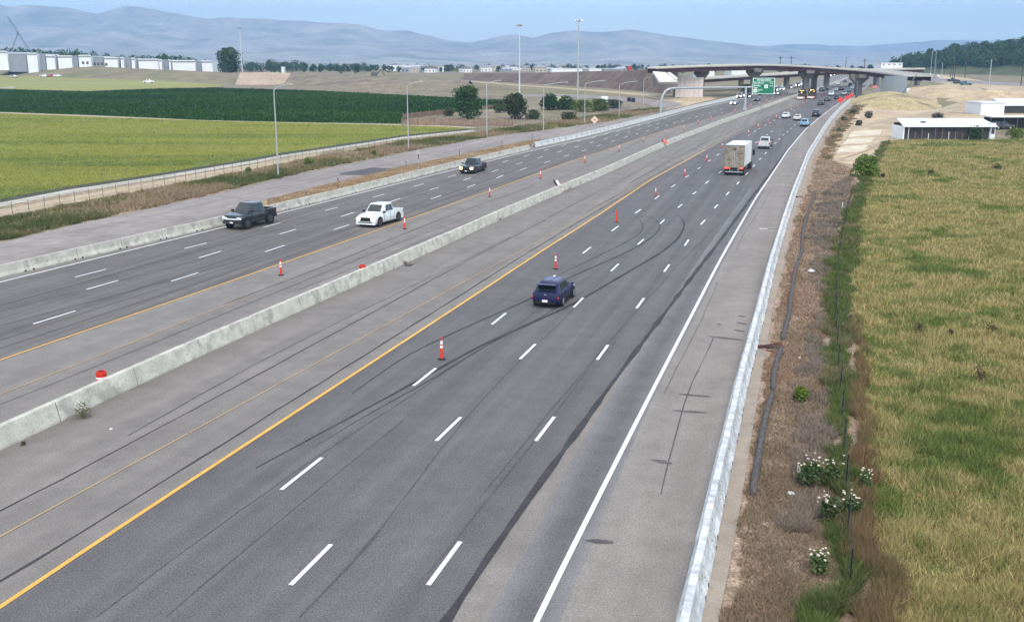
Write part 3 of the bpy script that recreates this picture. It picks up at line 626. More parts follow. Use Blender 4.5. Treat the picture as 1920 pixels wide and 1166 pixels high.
wall_run('median_barrier', 'long grey concrete median wall between the two carriageways', 'barrier', med, 5.0, SINGLE, M_conc, gap=.055, phase=1.7, wobble=.012)
lb_front = GW([(-120, 551.5), (0, 522.5), (53, 509.5), (150, 486.5), (233, 467), (319, 447.5), (413, 425.5), (505, 402.5), (640, 369.5), (780, 333.5), (880, 308.5), (998, 280.5)])
lbp = offset(smooth_pts(back(lb_front, -40), 4, 2), -.32)
# align joints: nearest measured joint at pixel (51, 508)
def phase_for(pts, uv, seg):
    g = G(*uv); best = min(range(0, int(plen(pts) * 5)), key=lambda i: (along(pts, i / 5)[0][0] - g.x) ** 2 + (along(pts, i / 5)[0][1] - g.y) ** 2)
    return (best / 5) % seg
wall_run('left_precast_barrier', 'pale precast concrete barrier with bolt pockets along the left white edge line', 'barrier', lbp, 4.72, JERSEY, M_conc, gap=.05, phase=phase_for(lbp, (51, 508), 4.72), pockets=260)
lb2 = GW([(1004, 277), (1096, 257), (1196, 231.5), (1263, 213.5), (1300, 203.5), (1380, 185.5), (1440, 171.5), (1480, 160)])
wall_run('far_left_barrier', 'whiter far barrier of short segments along the left road edge beyond a dark joint', 'barrier', offset(smooth_pts(lb2, 4, 2), -.3), 3.05, [(x * 1.05, z * 1.05) for x, z in JERSEY], surf('concrete_pale', [(.48, .50, .49), (.58, .60, .58)], 1.0, 14, .14), gap=.20)
rbp = offset(smooth_pts(back(RB_L, -40), 4, 3), .34)
wall_run('right_barrier', 'bright white precast barrier curving along the right shoulder', 'barrier', rbp, 3.05, [(x * 1.08, z) for x, z in JERSEY], M_conc_w, gap=.035, phase=.6, wobble=.02, pockets=130)
# far highway edge rail continuing past the white barrier, and bridge-ramp walls
for nm, lb_, ln, hgt in [('ramp_wall', 'low pale wall beside the far ramp under the overpass', [(1600, 186), (1622, 168), (1645, 152)], .8)]:
    wall_run(nm, lb_, 'wall', GW(ln), 6.0, [(-.15, 0), (-.12, hgt), (.12, hgt), (.15, 0)], M_conc_g)

# ---------------------------------------------------------------- tube markers (cones)
def tube_marker(bands=True):
    t = thing('traffic_cone', None, 'traffic cone', (0, 0, 0))
    base = MB(); base.lathe([(.0, 0), (.215, 0), (.20, .035), (.09, .065), (.0, .065)], 10); base.obj('rubber_base', M_black, t, smooth=False)
    b = MB(); prof = [(.088, .06), (.078, .35), (.070, .62), (.055, .95), (.038, 1.02), (.038, 1.12), (.055, 1.14), (.05, 1.18), (.02, 1.19)]
    b.lathe(prof, 12); b.obj('tube_body', M_orange, t, smooth=True)
    if bands:
        for z0, z1 in ((.60, .73), (.80, .97)):
            r0 = np.interp(z0, [.06, .35, .62, .95, 1.02], [.088, .078, .070, .055, .04]); r1 = np.interp(z1, [.06, .35, .62, .95, 1.02], [.088, .078, .070, .055, .04])
            k = MB(); k.lathe([(float(r0) + .004, z0), (float(r1) + .004, z1)], 12); k.obj('reflective_band', M_white, t, smooth=True)
    return t
proto = tube_marker(); plain = tube_marker(False)
RC = [(828, 673.5), (1042, 504.5), (1156, 417), (1229, 369), (1284, 331), (1325, 303), (1354, 278.5), (1403, 253), (1422, 241), (1440, 231), (1455.7, 222.7), (1470, 216), (1483, 209), (1494, 203), (1504.6, 198), (1512.7, 193.8), (1521.7, 190), (1528.6, 185.5), (1535.7, 182.7), (1541, 179.6), (1546, 177)]
LC = [(527, 516), (759, 429.5), (918, 369), (1013, 335), (1096.5, 305), (1160.8, 284), (1207, 266.8), (1247.5, 252.3), (1282, 243.8), (1309, 232.5), (1333, 225.5), (1353, 217), (1377.6, 211.4), (1408, 201.5), (1423.6, 197), (1437.6, 192), (1448.7, 188.4), (1467.6, 181.5), (1478, 179)]
def rlab(i, side, n):
    R = ['nearest the camera, alone above a lane dash', 'just beyond the blue hatchback, with two white bands', 'plain orange without white bands, third of its row', 'fourth in the row right of the double yellow line', 'fifth in the row, short of the box truck', 'sixth in the row, close to the left of the box truck', 'just left behind the corner of the box truck roof', 'beyond the box truck, short of the white pickup roof'] if side else         ['nearest of the left row, low beside the left yellow line', 'right beside the rear of the white pickup', 'third of the left row along the yellow line', 'fourth of the left row, below the dark lit pickup', 'fifth of the left row, left of the fallen sign', 'sixth of the left row along the yellow line', 'seventh of the left row, before the pink cloth']
    base = 'orange tube marker ' if side else 'orange and white tube marker '
    return base + R[i] if i < len(R) else None
for side, arr, grp in ((1, RC, 'tube markers along the right lanes'), (0, LC, 'tube markers along the left yellow line')):
    fl = 'small far tube marker in the %s row running towards the bridge' % ('right' if side else 'left')
    for i, (u, v) in enumerate(arr):
        src = plain if (side and i == 2) else proto
        c = copy_tree(src); c.location = G(u, v, .06); c.rotation_euler = (random.uniform(-.02, .02), random.uniform(-.02, .02), random.uniform(0, 6))
        k = 1.0 if i < 6 else .93
        c.scale = (k, k, k)
        tag(c, rlab(i, side, len(arr)) or fl, None, grp)
for t in (proto, plain):
    for ch in list(t.children): bpy.data.objects.remove(ch)
    bpy.data.objects.remove(t)
# drums behind the wall
def drum(u, v, label):
    t = thing('traffic_drum', label, 'traffic drum', G(u, v, .06), 0, 'drums behind the median wall')
    b = MB(); b.lathe([(.29, 0), (.29, .12), (.25, .13), (.24, .50), (.23, .51), (.225, .86), (.24, .88), (.24, .95), (.18, .95), (.17, .91), (0, .91)], 20); b.obj('drum_body', M_orange, t, smooth=True)
    for z in (.2, .4, .66):
        q = MB(); q.lathe([(.252 if z < .5 else .234, z), (.25 if z < .5 else .232, z + .09)], 20); q.obj('reflective_band', M_white, t, smooth=True)
    h = MB(); h.lathe([(.20, .955), (.20, 1.0), (.13, 1.0), (.13, .955)], 18); h.obj('top_ring', mat('drum_top', (.48, .02, .02), .5, noise=.05), t, smooth=True)
drum(193, 735, 'red orange traffic drum whose ring top shows over the median wall at lower left')
drum(680, 523, 'far red orange drum barely showing over the median wall left of centre')

# ---------------------------------------------------------------- vehicles
def quad_part(name, pts, m, parent, th=.012):
    """thin slab from 4 coplanar-ish corners, given outward order"""
    a, b, c, d = [Vector(p) for p in pts]; n = (b - a).cross(d - a).normalized() * th
    mb = MB(); mb.add([a, b, c, d, a + n, b + n, c + n, d + n], [(0, 3, 2, 1), (4, 5, 6, 7), (0, 1, 5, 4), (1, 2, 6, 5), (2, 3, 7, 6), (3, 0, 4, 7)])
    return mb.obj(name, m, parent, fix=True)
def inset(q, f0, f1, g0, g1):
    """sub-quad of quad q=[bl,br,tr,tl]; f along bottom 0..1, g up 0..1"""
    bl, br, tr, tl = [Vector(p) for p in q]
    def pt(f, g): return (bl.lerp(br, f)).lerp(tl.lerp(tr, f), g)
    return [pt(f0, g0), pt(f1, g0), pt(f1, g1), pt(f0, g1)]
def wheel(parent, x, y, r, w, far=False):
    side = 1 if y > 0 else -1
    wb = MB(); n = 10 if far else 20
    wb.lathe([(r * .62, -w / 2), (r * .96, -w / 2), (r, -w / 2 + .03), (r, w / 2 - .03), (r * .96, w / 2), (r * .62, w / 2)], n, (0, 0, 0), 'y')
    o = wb.obj('wheel', M_tyre, parent, smooth=True, fix=True)
    RM = M_rim if r < .4 else M_rim_dk; o.location = (x, y - side * w / 2, r)
    rm = MB(); yy = side * (w / 2 + .002)
    rm.lathe([(r * .62, min(0, yy)), (r * .62, max(0, yy)), (r * .2, max(0, yy) + (.0))], n, (0, 0, 0), 'y'); rm.obj('rim', RM, o, fix=True)
def body_ring(x, w, zb, zt, crown=.02, tuck=.90):
    h = zt - zb
    half = [(w * tuck, zb), (w * .985, zb + h * .22), (w, zb + h * .52), (w * .965, zb + h * .84), (w * .86, zt), (0, zt + crown)]
    return [(x, y, z) for y, z in half] + [(x, -y, z) for y, z in half[-2::-1]]
def vehicle(kind, label, cat, u, v, away, paint, group=None, far=False, head=None, tail=None, rim=None, dz=.07, yaw=0.0, black_hood=None, wheel_r=None, lift=0.0, sc=1.0, pos=None, hd=None, lamp_size=1.0):
    D = {'hatch': dict(L=4.3, W=.90, H=1.47, wb=(1.35, -1.25), r=.33),
         'sedan': dict(L=4.8, W=.92, H=1.44, wb=(1.45, -1.35), r=.33),
         'suv': dict(L=4.7, W=.96, H=1.72, wb=(1.42, -1.36), r=.37),
         'boxy': dict(L=4.4, W=.94, H=1.85, wb=(1.35, -1.25), r=.42),
         'pickup': dict(L=5.4, W=1.0, H=1.93, wb=(1.78, -1.68), r=.42)}[kind]
    L, Wd, H = D['L'], D['W'], D['H'] + lift; r = wheel_r or D['r']
    p = pos if pos is not None else G(u, v, dz)
    a = hd if hd is not None else heading(p.y)
    dirv = Vector((math.cos(a), math.sin(a), 0))
    if pos is None: p = p + dirv * (L / 2 * .93)
    p.z = gh(p.y) + dz
    rz = (a if away else a + math.pi) + yaw
    names = {'hatch': 'hatchback', 'sedan': 'sedan_car', 'suv': 'suv_car', 'boxy': 'off_road_car', 'pickup': 'pickup_truck'}
    t = thing(names[kind], label, cat, p, rz, group); t.scale = (sc, sc, sc)
    slope = math.atan((gh(p.y + 3) - gh(p.y - 3)) / 6); t.rotation_euler = (0, -slope * (1 if away else -1), rz)
    f = L / 2; zb = .24 + lift; b = MB()
    if kind == 'pickup':
        cabx0, cabx1 = -1.12, .95; belt = 1.18 + lift; hood = 1.12 + lift
        st = [(f, Wd * .86, zb + .12, hood - .22), (f - .08, Wd * .96, zb + .02, hood - .10), (f - .7, Wd, zb, hood), (1.25, Wd, zb, belt - .02), (cabx0, Wd, zb, belt), (cabx0 - .06, Wd, zb, belt)]
        b.loft([body_ring(x, w, z0, z1, .03 if x > 1.2 else .0) for x, w, z0, z1 in st]); b.obj('body', paint, t, smooth=True, fix=True)
        bd = MB(); x0, x1 = -f, cabx0 - .05; wi = Wd - .12
        bd.box(x0, x1, -Wd, Wd, zb + .05, zb + .50); bd.box(x0, x1, wi, Wd, zb + .49, belt - .02); bd.box(x0, x1, -Wd, -wi, zb + .49, belt - .02)
        bd.obj('cargo_bed', paint, t)
        MB().box(x0 - .0, x0 + .07, -wi + .003, wi - .003, zb + .49, belt - .03).obj('tailgate', paint, t)
        MB().box(x0 + .08, x1, -wi + .01, wi - .01, zb + .505, zb + .53).obj('bed_liner', M_black, t)
        g = dict(xa=1.30, xb=.60, xc=-.92, xd=-1.08, z0=belt - .01, z1=H, w0=Wd * .955, w1=Wd * .78)
    else:
        if kind == 'hatch': st = [(f, .60, .34, .62), (f - .12, .78, .26, .72), (f - .5, .87, .22, .84), (f - 1.15, Wd, .22, .95), (0, Wd, .22, .98), (-f + .9, Wd, .22, 1.0), (-f + .30, .88, .24, 1.02), (-f + .06, .82, .28, .96), (-f, .76, .34, .80)]; g = dict(xa=f - 1.05, xb=f - 1.85, xc=-f + .62, xd=-f + .16, z0=.96, z1=H, w0=Wd * .93, w1=Wd * .72)
        elif kind == 'sedan': st = [(f, .62, .34, .62), (f - .12, .80, .26, .72), (f - .5, .88, .22, .82), (f - 1.3, Wd, .22, .93), (0, Wd, .22, .95), (-f + .9, Wd, .22, .99), (-f + .25, .86, .24, .99), (-f, .78, .34, .88)]; g = dict(xa=f - 1.2, xb=f - 2.05, xc=-f + 1.35, xd=-f + .62, z0=.94, z1=H, w0=Wd * .92, w1=Wd * .70)
        elif kind == 'suv': st = [(f, .70, .40, .80), (f - .10, .86, .30, .92), (f - .5, .93, .27, 1.02), (f - 1.2, Wd, .27, 1.08), (0, Wd, .27, 1.10), (-f + .5, Wd, .27, 1.12), (-f + .12, .92, .30, 1.10), (-f, .86, .40, .95)]; g = dict(xa=f - 1.05, xb=f - 1.75, xc=-f + .42, xd=-f + .14, z0=1.07, z1=H, w0=Wd * .94, w1=Wd * .76)
        else: st = [(f, .80, .52, .95), (f - .1, .86, .46, 1.10), (f - 1.3, Wd, .46, 1.15), (0, Wd, .46, 1.15), (-f + .1, Wd, .46, 1.15), (-f, .90, .46, 1.12)]; g = dict(xa=f - 1.4, xb=f - 1.75, xc=-f + .16, xd=-f + .06, z0=1.13, z1=H, w0=Wd * .95, w1=Wd * .86)
        b.loft([body_ring(x, w, z0 + lift * .9, z1 + lift, .03) for x, w, z0, z1 in st]); b.obj('body', paint, t, smooth=True, fix=True)
        g['z0'] += lift
    xa, xb, xc, xd, z0, z1, w0, w1 = [g[k] for k in ('xa', 'xb', 'xc', 'xd', 'z0', 'z1', 'w0', 'w1')]
    def ringg(x, w, z): return (x, w, z)
    cb = MB(); zr = z1 - .05
    lo = [(xa, w0 * .86), ((xa + xb) / 2 - .25, w0), ((xc + xd) / 2 + .25, w0), (xd, w0 * .86)]
    hi = [(xb, w1 * .88), (xb - .22, w1), (xc + .22, w1), (xc, w1 * .88)]
    def rg(pts, z, k=1.0): return [(x, y * k, z) for x, y in pts] + [(x, -y * k, z) for x, y in reversed(pts)]
    mid = [((hi[0][0] + hi[3][0]) / 2 + (x - (hi[0][0] + hi[3][0]) / 2) * .93, y) for x, y in hi]
    cb.loft([rg(lo, z0), rg(hi, zr), rg(mid, z1, .86)]); cb.obj('cabin', paint, t, smooth=True, fix=True)
    ws = [(xa, -w0 * .86, z0), (xa, w0 * .86, z0), (xb, w1 * .88, zr), (xb, -w1 * .88, zr)]
    quad_part('windshield', inset(ws, .05, .95, .12, .93), M_glass, t)
    rw = [(xd, w0 * .86, z0), (xd, -w0 * .86, z0), (xc, -w1 * .88, zr), (xc, w1 * .88, zr)]
    quad_part('rear_window', inset(rw, .07, .93, .16, .90), M_glass, t)
    for sgn in (1, -1):
        a0, a1 = lo[1], lo[2]; c0, c1 = hi[1], hi[2]
        if sgn > 0: q = [(a0[0], w0, z0), (a1[0], w0, z0), (c1[0], w1, zr), (c0[0], w1, zr)]
        else: q = [(a1[0], -w0, z0), (a0[0], -w0, z0), (c0[0], -w1, zr), (c1[0], -w1, zr)]
        for f0, f1 in (((.03, .49), (.53, .97)) if kind != 'boxy' else ((.03, .45), (.5, .97))):
            quad_part('side_window', inset(q, f0, f1, .12, .90), M_glass, t)
        if not far:
            mm = MB(); mx_ = (xa + xb) / 2 + .18; mq = .20 if kind == 'pickup' else .13; mm.box(mx_ - .08, mx_ + .06, sgn * (Wd - .04) if sgn > 0 else -Wd - mq, Wd + mq if sgn > 0 else -(Wd - .04), z0 + .0, z0 + mq * .9); mm.obj('side_mirror', black_hood or (M_black if kind == 'pickup' else paint), t)
    if not far:
        for sgn in (1, -1):
            for sx in ((xa + xb) / 2 + .05, (xb + xc) / 2 - .02, xc - (.06 if kind == 'pickup' else -.05)):
                MB().box(sx - .012, sx + .012, sgn * Wd - .01, sgn * Wd + .006, zb + .22, z0 - .05).obj('door_seam', M_black, t)
            for sx in ((xb + xc) / 2 + .14, xc + .14): MB().box(sx, sx + .16, sgn * (Wd - .012) - .014, sgn * (Wd - .012) + .014, z0 - .20, z0 - .165).obj('door_handle', M_chrome if kind == 'pickup' else paint, t)
            MB().box(D['wb'][1] + r * 1.2, D['wb'][0] - r * 1.2, sgn * (Wd - .03) - .02, sgn * (Wd - .03) + .02, zb - .03, zb + .07).obj('sill', M_black, t)
    for x in D['wb']:
        for sgn in (1, -1):
            if not far:
                ar = MB(); ar.lathe([(r * 1.16, -.005), (r * 1.16, .012)], 20, (x, sgn * (Wd - .002), r + .02), 'y'); ar.obj('wheel_arch', M_black, t, fix=True)
            wheel(t, x, sgn * (Wd + .03 if not far else Wd + .01), r, .24 if kind != 'pickup' else .30, far)
    # lamps, plate, grille, bumpers
    hz_ = (st[1][2] * .35 + st[1][3] * .65) + (lift if kind != 'pickup' else 0)
    for sgn in (1, -1):
        w = st[1][1]
        hl = MB(); s_ = lamp_size; hl.box(f - .13, f + .02, sgn * w * .62 if sgn > 0 else -w * .98, w * .98 if sgn > 0 else -w * .62, hz_ - .10 * s_, hz_ + .10 * s_); hl.obj('headlight', head or M_headoff, t)
        tl = MB(); zt = hz_ + (.02 if kind in ('hatch', 'sedan') else .0)
        if kind == 'pickup': tl.box(-f - .012, -f + .10, sgn * Wd * .84 if sgn > 0 else -Wd * 1.004, Wd * 1.004 if sgn > 0 else -Wd * .84, zb + .52, zb + .86)
        else: tl.box(-f - .01 + (.03), -f + .14, sgn * .56 if sgn > 0 else -.84, .84 if sgn > 0 else -.56, zt + .02, zt + .15)
        tl.obj('taillight', tail or M_red, t)
    if kind == 'pickup':
        MB().box(f - .10, f + .035, -Wd * .58, Wd * .58, hz_ - .22, hz_ + .14).obj('grille', M_black, t)
        MB().box(f - .12, f + .10, -Wd * .98, Wd * .98, zb + .02, zb + .30, ty=.03).obj('front_bumper', paint if black_hood is None else M_dsteel, t)
        MB().box(-f - .12, -f + .02, -Wd * .96, Wd * .96, zb + .06, zb + .30).obj('rear_bumper', M_dsteel, t)
    else:
        MB().box(f - .06, f + .012, -st[1][1] * .5, st[1][1] * .5, hz_ - .28, hz_ - .06).obj('grille', M_black, t)
        MB().box(-f - .03, -f + .1, -st[-2][1] * .80, st[-2][1] * .80, st[-1][2] + lift - .06, st[-1][2] + lift + .10).obj('rear_bumper', M_black, t)
    MB().box(-f - (.14 if kind == 'pickup' else .05), -f - .02, -.17, .17, hz_ - .17, hz_ - .03).obj('number_plate', M_plate, t)
    if not far:
        MB().box(f + .02, f + (.115 if kind == 'pickup' else .03), -.16, .16, zb + .10, zb + .22).obj('number_plate', M_plate, t)
    MB().box(-f + .35, f - .35, -Wd * .82, Wd * .82, zb - .06, zb + .04).obj('underbody', M_black, t)
    return t
def paint(name, c, rough=.25, metal=.0, coat=.6): return mat(name, c, rough, metal, noise=.03, scale=.8, spec=.5, coat=coat)
PB = mat('paint_blue', (.007, .008, .050), .35, noise=.03, scale=.8, spec=.3, coat=.1); PW = paint('paint_white', (.66, .70, .72)); PK = paint('paint_black', (.014, .017, .020)); PG = paint('paint_dark_grey', (.035, .038, .042))
PS = paint('paint_silver', (.38, .40, .43), metal=.3); PLB = paint('paint_light_blue', (.16, .30, .42)); PC = paint('paint_cream', (.55, .54, .47)); PR = paint('paint_red', (.35, .02, .02)); PWH = paint('paint_dirty_white', (.52, .53, .52)); PT = paint('paint_teal', (.03, .12, .13))
bh = vehicle('hatch', 'dark blue hatchback seen from behind driving away beside the nearest tyre marks', 'car', 1023, 577, True, PB)
MB().box(-2.02, -1.55, -.60, .60, 1.40, 1.435, tx=.03).obj('roof_spoiler', PB, bh)
MB().box(-.9, .35, -.46, .46, 1.464, 1.474).obj('roof_panel', mat('paint_blue_roof', (.09, .105, .20), .4, noise=.03), bh)
quad_part('roof_hatch_line', [(-.95, -.012, 1.476), (.3, -.012, 1.476), (.3, .012, 1.476), (-.95, .012, 1.476)], M_black, bh, .003)
MB().lathe([(.06, 0), (.05, .012)], 12, (-2.14, 0, .86)).obj('badge', M_chrome, bh)
jp = vehicle('pickup', 'lifted black pickup with a white front bumper and big tyres hugging the left barrier', 'pickup truck', 441, 431, False, PK, lift=.28, wheel_r=.52, head=M_headlit, lamp_size=.7, yaw=-.06)
for y0, y1 in ((-.98, -.60), (.60, .98)): MB().box(2.61, 2.81, y0, y1, .98, 1.18).obj('front_panel', PW, jp)
MB().box(2.65, 2.84, -.60, .60, .94, 1.06).obj('front_panel', PW, jp)
wp = vehicle('pickup', 'white crew cab pickup with black grille coming towards the camera', 'pickup truck', 691, 426, False, PW, head=M_headlit, lamp_size=.5, yaw=-.07)
MB().box(2.40, 2.82, -.75, .75, .42, .50).obj('skid_plate', M_black, wp)
dk = vehicle('pickup', 'dark pickup with glowing yellow headlights right of the white pickup', 'pickup truck', 875, 326, False, PK, head=M_amber, lamp_size=1.2)
wp2 = vehicle('pickup', 'white pickup seen from behind just right of the box truck', 'pickup truck', 1431.5, 279.5, True, PWH)
FAR = [('sedan', 1472, 222.5, 1, PW, 'white sedan driving away ahead of the white pickup', None, M_red), ('sedan', 1494, 226.5, 1, PC, 'cream coloured car behind the dark boxy car, right of the white sedan', None, M_red),
       ('boxy', 1529, 219.5, 1, PG, 'dark grey boxy off road car beside the right edge line', None, M_red), ('suv', 1507.5, 238, 1, PLB, 'light blue car next to the white right edge line', None, M_red),
       ('sedan', 1538, 197.8, 1, PK, 'black car in the middle lane between the cone row and the boxy car', None, M_red), ('sedan', 1549.5, 190.5, 1, PG, 'dark grey car just beyond the black car', None, M_red),
       ('suv', 1569, 187, 1, PK, 'black car in the right lane beside the red diamond sign', None, M_red), ('suv', 1558, 180.5, 1, PW, 'white car alone beyond the dark grey car', None, M_red), ('sedan', 1582, 179, 1, PW, 'white sedan in the right lane before the overpass', None, M_red)]
for k, u, v, aw, pt, lb_, hd_, tl_ in FAR: vehicle(k, lb_, 'car', u, v, True, pt, 'cars driving away towards the overpass', far=True, tail=tl_)
sl_ = 'small far car driving away in the queue under the overpass'
for k, u, v, pt in [('suv', 1548, 170, PK), ('sedan', 1566, 172, PS), ('suv', 1577, 170, PK), ('sedan', 1590, 173, PT), ('sedan', 1598, 168, PS), ('suv', 1594, 163, PK), ('sedan', 1601, 158, PG), ('suv', 1540, 172, PG), ('sedan', 1570, 160, PW), ('sedan', 1584, 155, PG), ('suv', 1598, 150, PS), ('sedan', 1610, 153, PS), ('sedan', 1616, 149, PW), ('sedan', 1578, 150, PS)]:
    vehicle(k, sl_, 'car', u, v, True, pt, 'far cars driving away under the overpass', far=True)
ol = 'oncoming car with bright headlights in the left carriageway near the green sign'
for k, u, v, pt, sz, lb_ in [('sedan', 1374, 197, PS, 1.5, 'leading oncoming car with bright headlights left of the sign column'), ('suv', 1385, 184.5, PS, 1.6, None), ('suv', 1391, 183, PK, 1.6, None), ('sedan', 1402, 184, PK, 1.4, 'oncoming car with headlights right behind the sign column'), ('sedan', 1417, 190, PG, .8, 'oncoming dark car with dim lights below the green sign'), ('suv', 1424, 179, PK, 1.6, None), ('suv', 1432, 177.5, PS, 1.8, None), ('sedan', 1440, 177, PK, 1.5, None),
                          ('sedan', 1455, 178.5, PG, 1.1, None), ('suv', 1454, 172, PK, 1.4, None), ('sedan', 1466, 170, PS, 1.0, None), ('sedan', 1481, 166, PR, 1.5, 'oncoming red car with bright headlights before the overpass'), ('suv', 1495, 163, PK, 1.5, None), ('sedan', 1500, 160, PS, 1.5, None), ('suv', 1506, 157, PK, 1.5, None), ('sedan', 1511, 154, PS, 1.5, None), ('suv', 1514, 151, PK, 1.5, None), ('sedan', 1527, 153, PW, 1.2, None), ('sedan', 1549, 149, PW, 1.2, None), ('suv', 1556, 144, PS, 1.2, None), ('sedan', 1563, 142, PW, 1.2, None), ('sedan', 1572, 140.5, PS, 1.2, None)]:
    vehicle(k, lb_ or ol, 'car', u, v, False, pt, 'oncoming cars in the left carriageway', far=True, head=M_headfar if sz > .9 else M_headoff, lamp_size=sz)

# box trailer truck
def semi():
    p = G(1375, 330, .07); a = heading(p.y) - .01; d = Vector((math.cos(a), math.sin(a), 0)); p = p + d * .3
    t = thing('box_truck', 'semi truck with a dirty tan trailer rear and red tail lights driving away', 'truck', p, a)
    L, w, zf, H = 8.6, 1.30, 1.12, 4.08
    M_tdoor = surf('trailer_door_dirty', [(.17, .145, .115), (.26, .23, .185), (.20, .175, .14)], .5, 6, .2, mid=(2.2, .25))
    M_tside = mat('trailer_side', (.66, .68, .68), .5, noise=.10, scale=.5); M_troof = mat('trailer_roof', (.62, .66, .74), .6, noise=.05, scale=.4)
    MB().box(0, L, -w, w, zf, H - .04).obj('trailer_box', M_tside, t)
    MB().box(-.01, L, -w + .02, w - .02, H - .04, H).obj('trailer_roof', M_troof, t)
    fr = MB()
    for y0, y1 in ((-w - .01, -w + .07), (w - .07, w + .01)): fr.box(-.05, .03, y0, y1, zf - .03, H + .01)
    fr.box(-.05, .03, -w + .07, w - .07, H - .10, H + .01); fr.box(-.05, .03, -w + .07, w - .07, zf - .06, zf + .06); fr.obj('rear_frame', mat('trailer_frame', (.20, .17, .13), .6, noise=.15), t)
    for sg in (1, -1):
        y0, y1 = (.02, w - .08) if sg > 0 else (-w + .08, -.02)
        dr_ = MB().box(-.045, .0, y0, y1, zf + .07, H - .11).obj('rear_door', M_tdoor, t)
        for yy in (.22, .75):
            r_ = MB(); r_.tube((-.07, sg * yy, zf + .05), (-.07, sg * yy, H - .14), .022, n=6); r_.obj('lock_rod', M_steel if yy < .5 else M_tdoor, dr_)
        for zz in (1.5, 2.3, 3.1): MB().box(-.062, -.045, sg * w - .14 - (.06 if sg > 0 else -.2), sg * w + (-.02 if sg > 0 else .14), zz, zz + .06).obj('hinge', M_dsteel, dr_)
    MB().box(-.058, -.046, -.30, .32, 3.35, 3.75).obj('door_emblem', mat('emblem_faded', (.10, .08, .06), .8, noise=.3, scale=9), t)
    MB().box(-.058, -.046, .45, 1.0, 2.05, 2.15).obj('door_plate', mat('door_plate_faded', (.09, .075, .06), .8, noise=.3, scale=9), t)
    MB().box(-.058, -.046, -1.1, -.38, 2.9, 3.0).obj('door_plate', MC['door_plate_faded'], t)
    for k in range(8): MB().box(.5 + k * 1.0, .53 + k * 1.0, -w - .012, -w, zf + .02, H - .06).obj('side_rib', M_tside, t)
    MB().box(0, L, -w - .006, -w + .0, zf - .02, zf + .10).obj('side_rail', M_dsteel, t)
    for y0, y1 in ((-1.2, -.72), (.72, 1.2)): MB().box(-.09, -.01, y0, y1, .92, 1.10).obj('taillight', M_redlit, t)
    for y in (-.55, .55): MB().box(-.05, .05, y - .04, y + .04, .5, 1.08).obj('bumper_post', M_steel, t)
    MB().box(-.08, .04, -1.15, 1.15, .45, .56).obj('rear_bumper', M_steel, t)
    for y in (-1.0, 1.0): MB().box(.35, .37, y - .30, y + .30, .25, 1.05).obj('mud_flap', M_black, t)
    MB().box(.1, L - .3, -.45, .45, .82, 1.10).obj('chassis', M_black, t)
    for x in (1.0, 2.25, L + 1.3):
        for y in (-1.26, 1.26): wheel(t, x, y, .51, .5)
    c = MB(); x0 = L + .45
    c.loft([[(x0, -1.15, 1.1), (x0, 1.15, 1.1), (x0, 1.15, 3.3), (x0, -1.15, 3.3)], [(x0 + 1.6, -1.18, .7), (x0 + 1.6, 1.18, .7), (x0 + 1.6, 1.12, 2.9), (x0 + 1.6, -1.12, 2.9)], [(x0 + 2.5, -1.1, .6), (x0 + 2.5, 1.1, .6), (x0 + 2.2, 1.05, 1.9), (x0 + 2.2, -1.05, 1.9)]])
    c.obj('cab', paint('paint_truck_cab', (.12, .14, .18)), t, fix=True)
    for sg in (1, -1):
        mm = MB(); mm.box(x0 + 1.2, x0 + 1.35, sg * 1.28 - .02, sg * 1.28 + (.32 if sg > 0 else -.32), 1.9, 2.75); mm.obj('side_mirror', M_black, t, fix=True)
        for x in (x0 + 1.9,): wheel(t, x, sg * 1.2, .51, .35)
semi()

# attenuator trucks with lit arrow boards
def crash_truck(u, v, label, tri):
    p = G(u, v, .07); a = heading(p.y); t = thing('crash_cushion_truck', label, 'truck', p, a, 'crash cushion trucks closing the lane')
    MB().box(0, 2.2, -1.15, 1.15, .35, .95).obj('crash_cushion', mat('cushion_orange', (.65, .30, .16), .6), t)
    MB().box(-.02, .0, -1.0, 1.0, .4, .9).obj('striped_panel', M_white, t)
    MB().box(2.25, 6.2, -1.15, 1.15, .75, 1.9).obj('truck_bed', mat('truck_bed_dark', (.06, .04, .03), .6), t)
    c = MB(); c.box(6.25, 8.2, -1.1, 1.1, .6, 2.5, tx=.25, ty=.1); c.obj('cab', PG, t)
    MB().box(2.9, 3.05, -1.2, 1.2, 2.05, 3.35).obj('arrow_board', M_black, t)
    for y, z in ([(-.3, 2.95), (0, 2.95), (.3, 2.95), (.6, 2.95), (-.6, 2.95), (0, 2.45), (0, 2.25)] if not tri else [(-.7, 2.85), (-.4, 3.05), (-.1, 3.05), (.2, 3.05), (.5, 2.85), (.7, 2.5), (-.7, 2.5), (.3, 2.9)]):
        MB().lathe([(.13, 0), (.13, .03)], 10, (2.86, y, z), 'z').obj('arrow_lamp', M_amber, t).rotation_euler = (0, 0, 0)
    for y in (-.9, .9): MB().box(2.84, 2.9, y - .1, y + .1, 1.5, 1.75).obj('taillight', M_redlit, t)
    for x in (3.2, 7.2):
        for y in (-1.1, 1.1): wheel(t, x, y, .45, .3, True)
crash_truck(1500.5, 187.5, 'crash cushion truck with a lit amber board, left of the pair', False)
crash_truck(1519.5, 186.5, 'crash cushion truck with a lit amber board, right of the pair', True)

